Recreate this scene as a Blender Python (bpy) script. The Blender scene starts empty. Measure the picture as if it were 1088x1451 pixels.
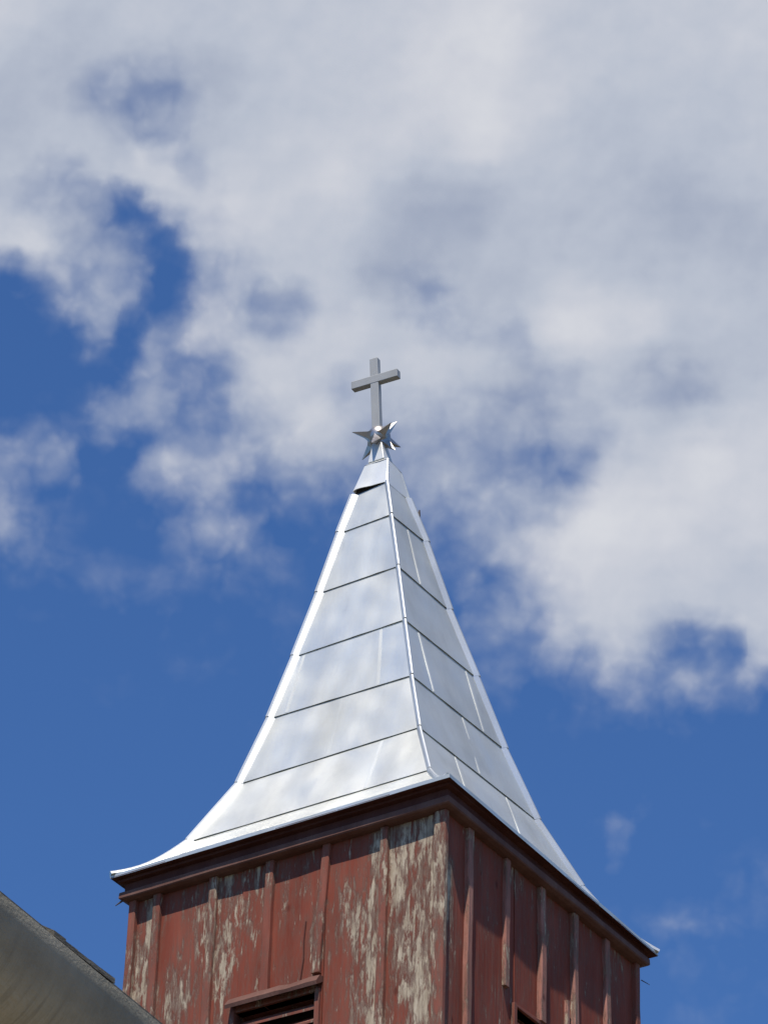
import bpy, bmesh, math, random
from mathutils import Vector, Matrix, noise
R = math.radians
random.seed(7)
scene = bpy.context.scene
col = scene.collection

# ------------------------------------------------------------------ camera
cam_data = bpy.data.cameras.new("camera")
cam_data.sensor_fit = 'VERTICAL'
cam_data.sensor_height = 24.0
cam_data.lens = 5000.0 / 1451.0 * 24.0
cam_data.clip_start = 0.1
cam_data.clip_end = 20000.0
cam = bpy.data.objects.new("camera", cam_data)
col.objects.link(cam)
EYE = 1.6
_R = Vector((0.9994595, -0.0186511, 0.0270712))
_U = Vector((-0.03287421, -0.56704103, 0.82303327))
_F = Vector((0.0, 0.82347836, 0.56734768))
m = Matrix.Identity(4)
for i in range(3):
    m[i][0], m[i][1], m[i][2] = _R[i], _U[i], -_F[i]
m[2][3] = EYE
cam.matrix_world = m
scene.camera = cam

# ------------------------------------------------------------------ exposure
vs = scene.view_settings
vs.view_transform = 'Standard'
vs.look = 'None'
vs.exposure = 0.0
vs.gamma = 1.0
scene.render.engine = 'CYCLES'

# ------------------------------------------------------------------ tower frame
PX, DIST, YAW = 0.08708725, 15.783394, R(-33.96545911)
Z0 = EYE + 8.42249337                      # height of the eaves
CY, SY = math.cos(YAW), math.sin(YAW)

# ------------------------------------------------------------------ sun
s_loc = Vector((1.0, -2.87, 6.2)).normalized()          # towards the sun, in the tower's axes
s_w = Vector((CY * s_loc.x - SY * s_loc.y, SY * s_loc.x + CY * s_loc.y, s_loc.z))
SUN_EL = math.asin(s_w.z)
SUN_AZ = math.atan2(s_w.x, s_w.y)
sun_data = bpy.data.lights.new("sun", 'SUN')
sun_data.energy = 5.0
sun_data.angle = R(0.53)
sun_data.color = (1.0, 0.955, 0.89)
sun = bpy.data.objects.new("sun", sun_data)
sun.rotation_euler = s_w.to_track_quat('Z', 'Y').to_euler()
sun.location = (0, 0, 60)
col.objects.link(sun)


# ------------------------------------------------------------------ node helper
class NT:
    def __init__(self, tree):
        self.t = tree
        self.n = tree.nodes
        self.l = tree.links

    def put(self, sock, v):
        if isinstance(v, bpy.types.NodeSocket):
            self.l.new(v, sock)
        elif v is not None:
            sock.default_value = v

    def math(self, op, a, b=None, c=None, clamp=False):
        n = self.n.new('ShaderNodeMath')
        n.operation = op
        n.use_clamp = clamp
        for k, v in enumerate((a, b, c)):
            self.put(n.inputs[k], v)
        return n.outputs[0]

    def vmath(self, op, a, b=None, scale=None):
        n = self.n.new('ShaderNodeVectorMath')
        n.operation = op
        self.put(n.inputs[0], a)
        if b is not None:
            self.put(n.inputs[1], b)
        if scale is not None:
            self.put(n.inputs['Scale'], scale)
        return n.outputs['Value'] if op in ('DOT_PRODUCT', 'LENGTH', 'DISTANCE') else n.outputs['Vector']

    def noise(self, vec, scale, detail=4.0, rough=0.5, distortion=0.0, color=False, lac=2.0):
        n = self.n.new('ShaderNodeTexNoise')
        self.put(n.inputs['Vector'], vec)
        n.inputs['Scale'].default_value = scale
        n.inputs['Detail'].default_value = detail
        n.inputs['Roughness'].default_value = rough
        n.inputs['Lacunarity'].default_value = lac
        n.inputs['Distortion'].default_value = distortion
        return n.outputs['Color'] if color else n.outputs['Fac']

    def rng(self, v, a, b, c=0.0, d=1.0, smooth=False):
        n = self.n.new('ShaderNodeMapRange')
        n.interpolation_type = 'SMOOTHSTEP' if smooth else 'LINEAR'
        n.clamp = True
        for k, x in enumerate((v, a, b, c, d)):
            self.put(n.inputs[k], x)
        return n.outputs[0]

    def ramp(self, v, stops, interp='LINEAR'):
        n = self.n.new('ShaderNodeValToRGB')
        r = n.color_ramp
        r.interpolation = interp
        while len(r.elements) < len(stops):
            r.elements.new(0.5)
        for e, (p, c) in zip(r.elements, stops):
            e.position = p
        for e, (p, c) in zip(r.elements, stops):
            e.color = (c[0], c[1], c[2], 1.0) if not isinstance(c, (int, float)) else (c, c, c, 1.0)
        self.put(n.inputs[0], v)
        return n.outputs[0]

    def mix(self, f, a, b, mode='MIX'):
        n = self.n.new('ShaderNodeMix')
        n.data_type = 'RGBA'
        n.blend_type = mode
        n.clamp_factor = True
        self.put(n.inputs[0], f)
        for s, v in ((n.inputs[6], a), (n.inputs[7], b)):
            if isinstance(v, (tuple, list)):
                v = (v[0], v[1], v[2], 1.0)
            self.put(s, v)
        return n.outputs[2]

    def mapping(self, vec, scale=(1, 1, 1), loc=(0, 0, 0), rot=(0, 0, 0)):
        n = self.n.new('ShaderNodeMapping')
        self.put(n.inputs[0], vec)
        n.inputs['Location'].default_value = loc
        n.inputs['Rotation'].default_value = rot
        n.inputs['Scale'].default_value = scale
        return n.outputs[0]

    def sep(self, vec):
        n = self.n.new('ShaderNodeSeparateXYZ')
        self.put(n.inputs[0], vec)
        return n.outputs

    def coord(self, which='Object'):
        return self.n.new('ShaderNodeTexCoord').outputs[which]

    def bump(self, h, strength, dist, normal=None):
        n = self.n.new('ShaderNodeBump')
        n.inputs['Strength'].default_value = strength
        n.inputs['Distance'].default_value = dist
        self.put(n.inputs['Height'], h)
        if normal is not None:
            self.put(n.inputs['Normal'], normal)
        return n.outputs[0]


# ------------------------------------------------------------------ world: blue sky with cloud cover
# Cloud cover and tone read from image pixels, resampled by azimuth and elevation: one row per 0.33 degree of elevation
# (from 26.6 up), one number per 0.36 degree of azimuth (from -8.82): cover, then tone, both in 35ths.
CLOUDS = [
    ((0, 0, 0, 0, 0, 0, 0, 0, 0, 0, 0, 0, 0, 0, 0, 0, 0, 0, 0, 0, 0, 0, 0, 0, 0, 1, 1, 1, 1, 1, 1, 1, 1, 1, 1, 1, 1, 1, 1, 2, 3, 4, 4, 3, 2, 2, 2, 2, 2, 2), (25, 25, 25, 25, 25, 25, 25, 25, 25, 25, 25, 25, 25, 25, 25, 25, 25, 25, 25, 26, 26, 26, 26, 26, 26, 26, 26, 26, 26, 27, 27, 27, 27, 28, 28, 28, 28, 28, 29, 29, 29, 29, 29, 28, 28, 28, 28, 27, 27, 27)),
    ((0, 0, 0, 0, 0, 0, 0, 0, 0, 0, 0, 0, 0, 0, 0, 0, 0, 0, 0, 0, 0, 0, 0, 0, 0, 0, 0, 0, 0, 0, 0, 0, 0, 0, 0, 0, 0, 0, 0, 0, 1, 2, 2, 2, 2, 2, 2, 2, 2, 2), (25, 25, 25, 25, 25, 25, 25, 25, 25, 25, 25, 25, 25, 25, 25, 25, 25, 25, 25, 26, 26, 26, 26, 26, 26, 26, 26, 26, 27, 27, 27, 27, 27, 28, 28, 28, 28, 29, 29, 29, 29, 29, 29, 29, 28, 28, 28, 28, 27, 27)),
    ((0, 0, 0, 0, 0, 0, 0, 0, 0, 0, 0, 0, 0, 0, 0, 0, 0, 0, 0, 0, 1, 1, 1, 1, 1, 1, 1, 1, 1, 1, 1, 1, 1, 1, 1, 1, 1, 1, 1, 1, 3, 3, 3, 2, 2, 2, 2, 2, 2, 2), (25, 25, 25, 25, 25, 25, 25, 25, 25, 25, 25, 25, 25, 25, 25, 25, 25, 25, 25, 26, 26, 26, 26, 26, 26, 26, 26, 26, 27, 27, 27, 27, 28, 28, 28, 28, 29, 29, 29, 29, 29, 29, 29, 29, 29, 28, 28, 28, 27, 27)),
    ((0, 0, 0, 0, 0, 0, 0, 0, 0, 0, 0, 0, 0, 1, 1, 1, 1, 1, 1, 1, 1, 1, 1, 1, 1, 1, 1, 1, 1, 1, 1, 1, 1, 1, 1, 1, 2, 2, 2, 3, 5, 5, 4, 3, 2, 2, 2, 2, 2, 2), (25, 25, 25, 25, 25, 25, 25, 25, 25, 25, 25, 25, 25, 25, 25, 25, 25, 25, 25, 26, 26, 26, 26, 26, 26, 26, 26, 26, 27, 27, 27, 27, 28, 28, 28, 29, 29, 29, 29, 29, 29, 29, 29, 29, 29, 28, 28, 28, 27, 27)),
    ((0, 0, 0, 0, 0, 0, 0, 0, 0, 0, 0, 0, 0, 0, 0, 0, 1, 1, 1, 1, 1, 1, 1, 1, 1, 1, 2, 2, 2, 2, 2, 2, 2, 2, 2, 2, 2, 3, 3, 6, 10, 10, 6, 3, 3, 3, 3, 3, 3, 3), (25, 25, 25, 25, 25, 25, 25, 25, 25, 25, 25, 25, 25, 25, 25, 25, 25, 25, 26, 26, 26, 26, 26, 26, 26, 26, 26, 26, 27, 27, 27, 28, 28, 28, 29, 29, 29, 29, 29, 29, 29, 29, 29, 29, 29, 28, 28, 28, 27, 27)),
    ((0, 0, 0, 0, 0, 0, 0, 0, 0, 0, 0, 0, 0, 0, 0, 0, 0, 0, 0, 0, 0, 0, 0, 0, 1, 1, 1, 1, 1, 1, 1, 1, 1, 1, 1, 1, 1, 1, 1, 2, 4, 3, 3, 3, 4, 5, 5, 5, 5, 5), (25, 25, 25, 25, 25, 25, 25, 25, 25, 25, 25, 25, 25, 25, 25, 25, 25, 25, 26, 26, 26, 26, 26, 26, 26, 26, 26, 26, 27, 27, 27, 28, 28, 29, 29, 29, 29, 29, 29, 29, 29, 29, 29, 29, 29, 28, 28, 28, 27, 27)),
    ((0, 0, 0, 0, 0, 0, 0, 0, 0, 0, 0, 0, 0, 0, 0, 0, 0, 0, 0, 0, 0, 0, 0, 0, 0, 0, 0, 0, 0, 0, 0, 0, 0, 0, 0, 0, 0, 0, 0, 0, 0, 1, 2, 5, 5, 5, 5, 5, 5, 5), (25, 25, 25, 26, 26, 26, 26, 26, 26, 26, 26, 26, 26, 26, 25, 25, 25, 25, 26, 26, 26, 26, 26, 26, 26, 26, 26, 26, 27, 27, 27, 28, 28, 29, 29, 30, 30, 30, 30, 29, 29, 29, 29, 29, 28, 28, 28, 27, 27, 27)),
    ((0, 0, 0, 0, 0, 0, 0, 0, 0, 0, 0, 0, 0, 0, 0, 0, 0, 0, 0, 0, 0, 0, 0, 0, 0, 0, 0, 0, 0, 0, 0, 0, 0, 0, 0, 0, 0, 5, 1, 1, 1, 1, 1, 2, 4, 4, 4, 4, 4, 4), (26, 26, 26, 26, 26, 26, 26, 26, 26, 26, 26, 26, 26, 26, 26, 26, 26, 26, 26, 26, 26, 26, 26, 26, 26, 26, 26, 26, 27, 27, 27, 28, 28, 29, 30, 30, 31, 31, 30, 30, 30, 29, 29, 29, 28, 28, 28, 27, 27, 27)),
    ((0, 0, 0, 0, 0, 0, 0, 0, 0, 0, 0, 0, 0, 0, 0, 0, 0, 0, 0, 0, 0, 0, 0, 0, 0, 0, 0, 1, 1, 1, 1, 1, 1, 1, 1, 1, 1, 8, 1, 1, 1, 1, 1, 1, 2, 2, 2, 2, 2, 1), (26, 26, 26, 26, 26, 26, 26, 26, 26, 26, 26, 26, 26, 26, 26, 26, 26, 26, 26, 26, 26, 26, 26, 26, 26, 26, 26, 26, 26, 27, 27, 28, 28, 29, 30, 30, 31, 31, 31, 31, 30, 29, 29, 28, 28, 28, 27, 27, 27, 27)),
    ((0, 0, 0, 0, 0, 0, 0, 0, 0, 0, 0, 0, 0, 0, 0, 0, 0, 0, 0, 0, 0, 0, 0, 0, 0, 0, 0, 1, 1, 1, 1, 1, 1, 1, 1, 1, 1, 9, 3, 1, 1, 1, 1, 0, 0, 0, 0, 0, 0, 0), (26, 26, 26, 26, 26, 26, 26, 26, 26, 26, 26, 26, 26, 26, 26, 26, 26, 26, 26, 26, 26, 26, 26, 26, 26, 26, 26, 26, 26, 27, 27, 28, 28, 29, 30, 30, 31, 31, 31, 31, 30, 29, 29, 28, 28, 27, 27, 27, 27, 27)),
    ((0, 0, 0, 0, 0, 0, 0, 0, 0, 0, 0, 0, 0, 0, 0, 0, 0, 0, 0, 0, 0, 0, 0, 0, 0, 0, 0, 0, 0, 0, 0, 0, 0, 0, 0, 0, 0, 1, 3, 1, 1, 0, 0, 0, 0, 0, 0, 0, 0, 0), (26, 26, 26, 26, 26, 26, 26, 26, 26, 26, 26, 26, 26, 26, 26, 26, 26, 26, 26, 26, 26, 26, 26, 26, 26, 26, 26, 26, 26, 26, 27, 27, 28, 29, 29, 30, 31, 31, 31, 30, 30, 29, 28, 28, 28, 27, 27, 27, 27, 27)),
    ((0, 0, 0, 0, 0, 0, 0, 0, 0, 0, 0, 0, 0, 0, 0, 0, 0, 0, 0, 0, 0, 0, 0, 0, 0, 0, 0, 0, 0, 0, 0, 0, 0, 0, 0, 0, 0, 0, 1, 0, 0, 0, 0, 0, 0, 0, 0, 0, 0, 0), (26, 26, 26, 26, 26, 26, 26, 26, 26, 26, 26, 26, 26, 26, 26, 26, 26, 26, 26, 26, 26, 25, 25, 26, 26, 26, 26, 26, 26, 26, 27, 27, 27, 28, 29, 29, 30, 30, 30, 29, 29, 28, 28, 28, 27, 27, 27, 27, 27, 27)),
    ((0, 0, 0, 0, 0, 0, 0, 0, 0, 0, 0, 0, 0, 0, 0, 0, 0, 0, 0, 0, 0, 0, 0, 0, 0, 0, 0, 0, 0, 0, 0, 0, 0, 0, 0, 0, 0, 1, 1, 1, 0, 0, 0, 0, 0, 0, 0, 0, 0, 0), (26, 26, 26, 26, 26, 26, 26, 26, 26, 26, 26, 26, 26, 26, 26, 26, 26, 26, 26, 26, 26, 25, 25, 25, 25, 26, 26, 26, 26, 26, 26, 27, 27, 27, 28, 28, 29, 29, 29, 28, 28, 28, 28, 28, 28, 27, 27, 27, 27, 27)),
    ((0, 0, 0, 0, 0, 0, 0, 0, 0, 0, 0, 0, 0, 0, 0, 1, 1, 1, 1, 1, 1, 1, 1, 1, 1, 1, 1, 1, 1, 1, 1, 1, 1, 1, 1, 1, 1, 2, 2, 1, 1, 1, 1, 0, 0, 0, 0, 0, 0, 0), (26, 26, 26, 26, 26, 26, 26, 26, 26, 26, 26, 26, 26, 26, 26, 26, 26, 26, 26, 26, 26, 25, 25, 25, 25, 25, 25, 26, 26, 26, 26, 26, 27, 27, 27, 28, 28, 28, 28, 28, 28, 28, 28, 28, 28, 28, 28, 27, 27, 27)),
    ((0, 0, 0, 0, 0, 0, 0, 0, 0, 0, 1, 1, 1, 1, 1, 1, 1, 1, 1, 1, 1, 1, 2, 2, 2, 2, 2, 2, 2, 2, 2, 2, 1, 1, 2, 2, 3, 4, 5, 4, 4, 3, 2, 1, 1, 0, 0, 0, 1, 1), (26, 26, 26, 26, 27, 27, 26, 26, 26, 26, 26, 26, 26, 26, 26, 26, 26, 26, 26, 26, 26, 25, 25, 25, 25, 25, 25, 25, 25, 26, 26, 26, 26, 27, 27, 28, 28, 28, 28, 28, 29, 29, 29, 28, 28, 28, 28, 28, 27, 27)),
    ((0, 0, 0, 0, 0, 0, 0, 0, 0, 1, 1, 1, 1, 1, 1, 1, 1, 1, 1, 1, 2, 2, 2, 2, 2, 2, 2, 2, 3, 3, 3, 4, 4, 2, 2, 4, 6, 9, 9, 9, 11, 13, 10, 5, 8, 2, 2, 2, 2, 2), (27, 27, 27, 27, 27, 27, 27, 27, 27, 27, 27, 26, 26, 26, 26, 26, 26, 26, 26, 26, 26, 25, 25, 25, 25, 25, 25, 25, 25, 25, 25, 26, 26, 27, 27, 28, 28, 28, 28, 28, 29, 30, 30, 28, 29, 29, 29, 28, 27, 27)),
    ((0, 0, 0, 0, 0, 0, 0, 0, 1, 1, 1, 1, 1, 1, 2, 2, 2, 2, 2, 3, 3, 3, 3, 3, 3, 3, 3, 3, 3, 3, 5, 9, 10, 7, 5, 7, 13, 19, 17, 13, 17, 21, 19, 11, 21, 15, 14, 15, 16, 16), (27, 27, 27, 27, 27, 27, 27, 27, 27, 27, 27, 27, 27, 27, 27, 27, 26, 26, 26, 26, 26, 25, 25, 25, 25, 25, 25, 25, 25, 25, 25, 25, 26, 26, 27, 28, 28, 28, 28, 27, 27, 29, 28, 27, 29, 30, 29, 28, 27, 27)),
    ((0, 0, 0, 0, 0, 0, 0, 0, 0, 0, 1, 1, 1, 1, 1, 1, 1, 2, 2, 2, 2, 2, 2, 3, 3, 3, 3, 3, 3, 4, 6, 7, 8, 12, 14, 18, 23, 28, 27, 23, 14, 12, 14, 9, 25, 28, 28, 28, 29, 29), (27, 27, 27, 27, 27, 27, 27, 27, 27, 27, 27, 27, 27, 27, 27, 27, 27, 27, 26, 26, 26, 25, 25, 25, 25, 25, 25, 25, 25, 25, 25, 25, 25, 26, 27, 27, 28, 28, 27, 25, 23, 23, 24, 24, 27, 29, 28, 27, 27, 26)),
    ((1, 1, 1, 1, 0, 1, 1, 1, 1, 1, 2, 2, 1, 2, 1, 1, 1, 1, 1, 2, 2, 2, 2, 2, 2, 2, 2, 2, 2, 8, 9, 14, 9, 12, 24, 28, 31, 32, 32, 28, 21, 14, 18, 15, 29, 33, 34, 34, 34, 34), (27, 27, 28, 28, 28, 28, 28, 27, 27, 27, 27, 27, 27, 27, 27, 27, 27, 27, 27, 26, 26, 26, 25, 25, 25, 25, 25, 25, 25, 24, 24, 24, 25, 26, 27, 27, 27, 27, 26, 23, 21, 21, 22, 22, 24, 25, 26, 26, 26, 26)),
    ((2, 2, 2, 1, 1, 1, 1, 1, 1, 2, 4, 3, 3, 4, 2, 1, 1, 1, 2, 2, 3, 3, 4, 5, 5, 6, 6, 6, 7, 14, 17, 20, 20, 19, 29, 32, 34, 34, 34, 33, 32, 30, 30, 31, 33, 34, 34, 34, 34, 34), (27, 28, 28, 28, 28, 28, 28, 28, 27, 27, 27, 27, 27, 28, 28, 28, 28, 27, 27, 26, 26, 26, 25, 25, 25, 25, 25, 25, 25, 25, 24, 24, 25, 27, 28, 28, 27, 27, 26, 24, 23, 23, 23, 23, 24, 24, 24, 25, 25, 25)),
    ((7, 6, 6, 5, 4, 4, 4, 4, 4, 5, 6, 3, 4, 5, 4, 4, 4, 3, 3, 2, 2, 1, 1, 1, 1, 1, 2, 2, 2, 13, 14, 14, 20, 27, 31, 32, 34, 34, 34, 34, 34, 34, 34, 34, 34, 34, 34, 34, 34, 34), (28, 28, 28, 28, 28, 28, 28, 28, 28, 27, 27, 28, 28, 28, 28, 28, 28, 28, 27, 27, 26, 26, 25, 25, 25, 25, 25, 25, 25, 25, 25, 24, 26, 29, 30, 29, 28, 27, 27, 25, 24, 24, 24, 23, 23, 23, 24, 24, 25, 25)),
    ((16, 15, 14, 13, 12, 12, 10, 7, 3, 3, 3, 2, 3, 5, 7, 9, 11, 10, 8, 5, 3, 1, 1, 2, 2, 2, 2, 2, 3, 8, 15, 17, 24, 28, 32, 33, 35, 35, 35, 35, 34, 34, 34, 34, 34, 34, 34, 34, 34, 34), (28, 28, 28, 29, 29, 29, 28, 28, 28, 28, 28, 28, 28, 28, 29, 29, 29, 28, 28, 27, 26, 26, 25, 25, 25, 25, 25, 25, 25, 26, 25, 26, 29, 32, 32, 31, 29, 28, 27, 26, 26, 26, 25, 24, 23, 23, 24, 25, 25, 25)),
    ((21, 20, 20, 20, 20, 17, 8, 5, 2, 1, 1, 1, 2, 6, 11, 17, 19, 14, 11, 7, 4, 2, 3, 3, 4, 4, 4, 5, 8, 14, 21, 24, 27, 31, 33, 34, 35, 35, 35, 35, 34, 34, 34, 34, 35, 35, 35, 35, 35, 35), (28, 28, 29, 29, 29, 29, 28, 28, 28, 28, 28, 28, 28, 29, 29, 29, 29, 29, 28, 27, 26, 25, 25, 24, 24, 24, 24, 25, 25, 25, 26, 27, 29, 32, 32, 31, 31, 30, 29, 29, 29, 27, 26, 26, 25, 25, 25, 26, 26, 26)),
    ((19, 20, 20, 20, 18, 13, 7, 3, 2, 1, 1, 2, 4, 7, 13, 22, 19, 11, 9, 8, 6, 4, 3, 4, 6, 8, 9, 10, 12, 17, 22, 25, 28, 32, 33, 35, 35, 35, 35, 35, 35, 35, 35, 35, 35, 35, 35, 35, 35, 35), (28, 28, 28, 29, 29, 29, 28, 28, 28, 28, 28, 28, 28, 29, 29, 29, 29, 29, 28, 27, 26, 25, 24, 24, 24, 24, 24, 24, 24, 25, 25, 25, 27, 30, 31, 32, 33, 33, 31, 31, 32, 30, 27, 27, 28, 28, 27, 27, 26, 26)),
    ((18, 17, 17, 17, 13, 6, 5, 5, 1, 1, 2, 3, 7, 7, 11, 18, 12, 4, 7, 8, 8, 6, 6, 9, 11, 14, 16, 18, 17, 19, 21, 24, 26, 27, 31, 33, 34, 35, 35, 35, 35, 35, 35, 35, 35, 35, 35, 35, 35, 35), (27, 28, 28, 28, 28, 28, 28, 28, 27, 28, 28, 28, 28, 29, 29, 29, 29, 29, 28, 27, 26, 25, 24, 23, 23, 23, 23, 23, 24, 24, 25, 25, 25, 25, 28, 31, 34, 33, 32, 31, 32, 31, 29, 28, 28, 28, 28, 27, 26, 26)),
    ((17, 17, 17, 17, 13, 10, 14, 14, 2, 1, 3, 14, 16, 18, 20, 24, 16, 7, 8, 12, 14, 15, 15, 16, 17, 19, 20, 21, 22, 23, 24, 25, 25, 24, 28, 31, 33, 34, 35, 35, 35, 35, 35, 35, 35, 35, 35, 35, 35, 35), (27, 27, 28, 28, 27, 27, 27, 27, 27, 27, 28, 28, 29, 29, 29, 29, 28, 28, 27, 26, 25, 24, 23, 23, 22, 22, 22, 22, 23, 24, 24, 24, 22, 21, 23, 28, 31, 31, 30, 30, 30, 30, 30, 29, 29, 28, 28, 27, 27, 26)),
    ((9, 10, 11, 12, 14, 15, 18, 19, 2, 5, 4, 12, 24, 26, 25, 23, 19, 16, 18, 21, 23, 24, 25, 25, 24, 24, 25, 25, 26, 26, 26, 25, 22, 20, 20, 24, 30, 33, 34, 35, 35, 35, 35, 35, 35, 35, 35, 35, 35, 35), (27, 27, 27, 27, 27, 27, 27, 27, 27, 27, 28, 28, 28, 29, 28, 28, 27, 26, 26, 26, 25, 24, 23, 22, 21, 21, 21, 21, 21, 22, 22, 22, 21, 20, 21, 24, 27, 27, 27, 27, 29, 31, 32, 31, 29, 28, 27, 27, 26, 26)),
    ((2, 3, 4, 4, 6, 8, 11, 7, 7, 15, 7, 7, 17, 21, 21, 21, 21, 22, 25, 28, 29, 30, 31, 29, 27, 26, 25, 25, 25, 24, 24, 24, 21, 20, 21, 23, 26, 32, 33, 34, 35, 35, 35, 35, 35, 35, 35, 35, 35, 35), (27, 27, 27, 27, 27, 27, 27, 27, 27, 27, 27, 28, 28, 28, 27, 26, 25, 25, 25, 26, 26, 25, 23, 22, 21, 21, 20, 20, 21, 21, 20, 20, 20, 20, 21, 23, 24, 25, 25, 25, 27, 31, 33, 32, 29, 28, 27, 26, 26, 25)),
    ((0, 0, 0, 1, 1, 1, 1, 1, 10, 20, 21, 22, 22, 18, 16, 16, 22, 26, 29, 31, 32, 32, 32, 30, 28, 26, 27, 27, 27, 27, 26, 26, 26, 28, 28, 29, 30, 31, 33, 34, 34, 34, 34, 34, 35, 35, 35, 35, 35, 35), (26, 26, 27, 27, 27, 27, 27, 27, 27, 27, 27, 27, 27, 27, 27, 25, 24, 24, 25, 26, 27, 27, 25, 22, 22, 21, 21, 20, 21, 20, 20, 20, 19, 19, 20, 22, 23, 24, 25, 24, 25, 28, 30, 29, 28, 28, 27, 26, 25, 25)),
    ((0, 0, 0, 0, 0, 1, 1, 1, 6, 17, 22, 24, 24, 18, 12, 13, 24, 29, 31, 32, 33, 33, 32, 32, 32, 31, 30, 30, 29, 29, 28, 28, 28, 29, 30, 31, 32, 33, 34, 34, 34, 34, 34, 34, 35, 35, 35, 35, 35, 35), (26, 26, 26, 26, 26, 27, 27, 27, 27, 27, 27, 27, 27, 27, 27, 26, 25, 25, 26, 26, 27, 27, 25, 23, 22, 22, 22, 22, 22, 21, 20, 18, 17, 17, 19, 20, 22, 23, 23, 22, 20, 21, 23, 24, 26, 26, 25, 25, 24, 24)),
    ((0, 0, 0, 0, 0, 0, 0, 1, 1, 4, 13, 22, 17, 11, 10, 15, 26, 31, 33, 33, 33, 32, 30, 32, 32, 33, 33, 32, 32, 31, 30, 29, 29, 29, 30, 31, 33, 32, 32, 31, 31, 31, 31, 33, 35, 35, 35, 35, 35, 35), (25, 26, 26, 26, 26, 26, 26, 26, 26, 27, 27, 27, 27, 27, 27, 26, 26, 26, 27, 27, 26, 26, 25, 24, 22, 22, 23, 24, 24, 23, 21, 17, 15, 17, 19, 20, 21, 22, 20, 19, 17, 16, 18, 19, 21, 23, 23, 23, 24, 24)),
    ((0, 0, 0, 0, 0, 1, 1, 2, 10, 6, 4, 19, 14, 10, 15, 20, 27, 32, 34, 34, 34, 33, 31, 33, 34, 34, 34, 34, 33, 33, 33, 33, 33, 31, 31, 32, 34, 34, 33, 32, 31, 31, 32, 34, 34, 35, 35, 35, 35, 35), (25, 25, 26, 26, 26, 26, 26, 26, 26, 26, 27, 27, 27, 28, 28, 27, 27, 26, 27, 27, 27, 27, 26, 24, 24, 24, 26, 26, 25, 24, 22, 19, 17, 18, 20, 21, 23, 22, 20, 18, 17, 16, 18, 19, 21, 21, 22, 22, 23, 23)),
    ((0, 0, 0, 0, 0, 2, 5, 15, 22, 15, 4, 19, 18, 20, 25, 27, 30, 32, 32, 33, 34, 34, 34, 34, 34, 34, 34, 34, 34, 34, 33, 32, 30, 33, 34, 34, 34, 34, 34, 34, 33, 34, 34, 34, 35, 35, 35, 35, 35, 35), (25, 25, 26, 26, 26, 26, 26, 26, 26, 26, 27, 27, 27, 28, 28, 28, 27, 26, 26, 28, 28, 27, 27, 25, 25, 25, 27, 26, 25, 24, 23, 21, 21, 22, 25, 27, 27, 25, 23, 21, 20, 19, 20, 21, 21, 21, 21, 22, 22, 22)),
    ((0, 0, 0, 0, 1, 7, 15, 22, 26, 21, 9, 13, 15, 23, 29, 29, 29, 27, 28, 29, 32, 34, 34, 34, 34, 34, 33, 32, 32, 31, 31, 30, 30, 34, 34, 34, 34, 34, 34, 35, 35, 35, 35, 35, 35, 35, 35, 35, 35, 35), (25, 25, 26, 26, 26, 26, 26, 26, 26, 26, 27, 27, 27, 28, 28, 27, 25, 23, 23, 26, 28, 27, 27, 26, 24, 24, 25, 25, 24, 23, 22, 22, 23, 26, 30, 32, 31, 28, 27, 27, 24, 22, 22, 22, 21, 21, 21, 22, 22, 22)),
    ((6, 5, 4, 5, 9, 16, 20, 19, 24, 21, 18, 5, 5, 13, 23, 26, 26, 22, 25, 26, 30, 33, 33, 34, 34, 32, 30, 27, 30, 32, 33, 33, 34, 35, 35, 35, 35, 35, 35, 35, 35, 35, 35, 35, 35, 35, 35, 35, 35, 35), (25, 26, 26, 27, 27, 26, 26, 25, 26, 26, 26, 27, 27, 27, 27, 26, 24, 21, 20, 21, 24, 26, 26, 23, 21, 20, 21, 22, 22, 21, 21, 21, 23, 26, 29, 31, 30, 28, 28, 28, 25, 23, 23, 23, 22, 22, 21, 21, 21, 22)),
    ((26, 24, 21, 21, 25, 24, 22, 19, 19, 20, 20, 4, 0, 6, 23, 25, 26, 26, 29, 31, 33, 34, 34, 34, 34, 32, 29, 27, 30, 33, 34, 35, 35, 35, 35, 35, 35, 35, 35, 35, 35, 35, 35, 35, 35, 35, 35, 35, 35, 35), (25, 26, 27, 28, 28, 27, 25, 24, 25, 25, 25, 26, 26, 26, 26, 25, 23, 21, 20, 21, 23, 24, 22, 19, 16, 17, 18, 19, 20, 20, 20, 20, 21, 23, 26, 27, 27, 25, 25, 24, 23, 23, 23, 23, 22, 21, 21, 20, 21, 21)),
    ((34, 34, 33, 34, 34, 32, 29, 26, 26, 26, 22, 6, 3, 11, 24, 26, 30, 32, 33, 34, 34, 34, 34, 33, 33, 32, 31, 32, 33, 34, 34, 35, 35, 35, 35, 35, 35, 35, 35, 35, 35, 35, 35, 35, 35, 35, 35, 35, 35, 35), (24, 25, 27, 28, 29, 27, 23, 22, 22, 23, 24, 25, 25, 26, 26, 25, 24, 23, 23, 23, 23, 23, 21, 17, 15, 15, 16, 18, 19, 19, 20, 20, 21, 22, 23, 24, 23, 22, 21, 20, 21, 21, 22, 21, 20, 19, 19, 19, 20, 20)),
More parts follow.
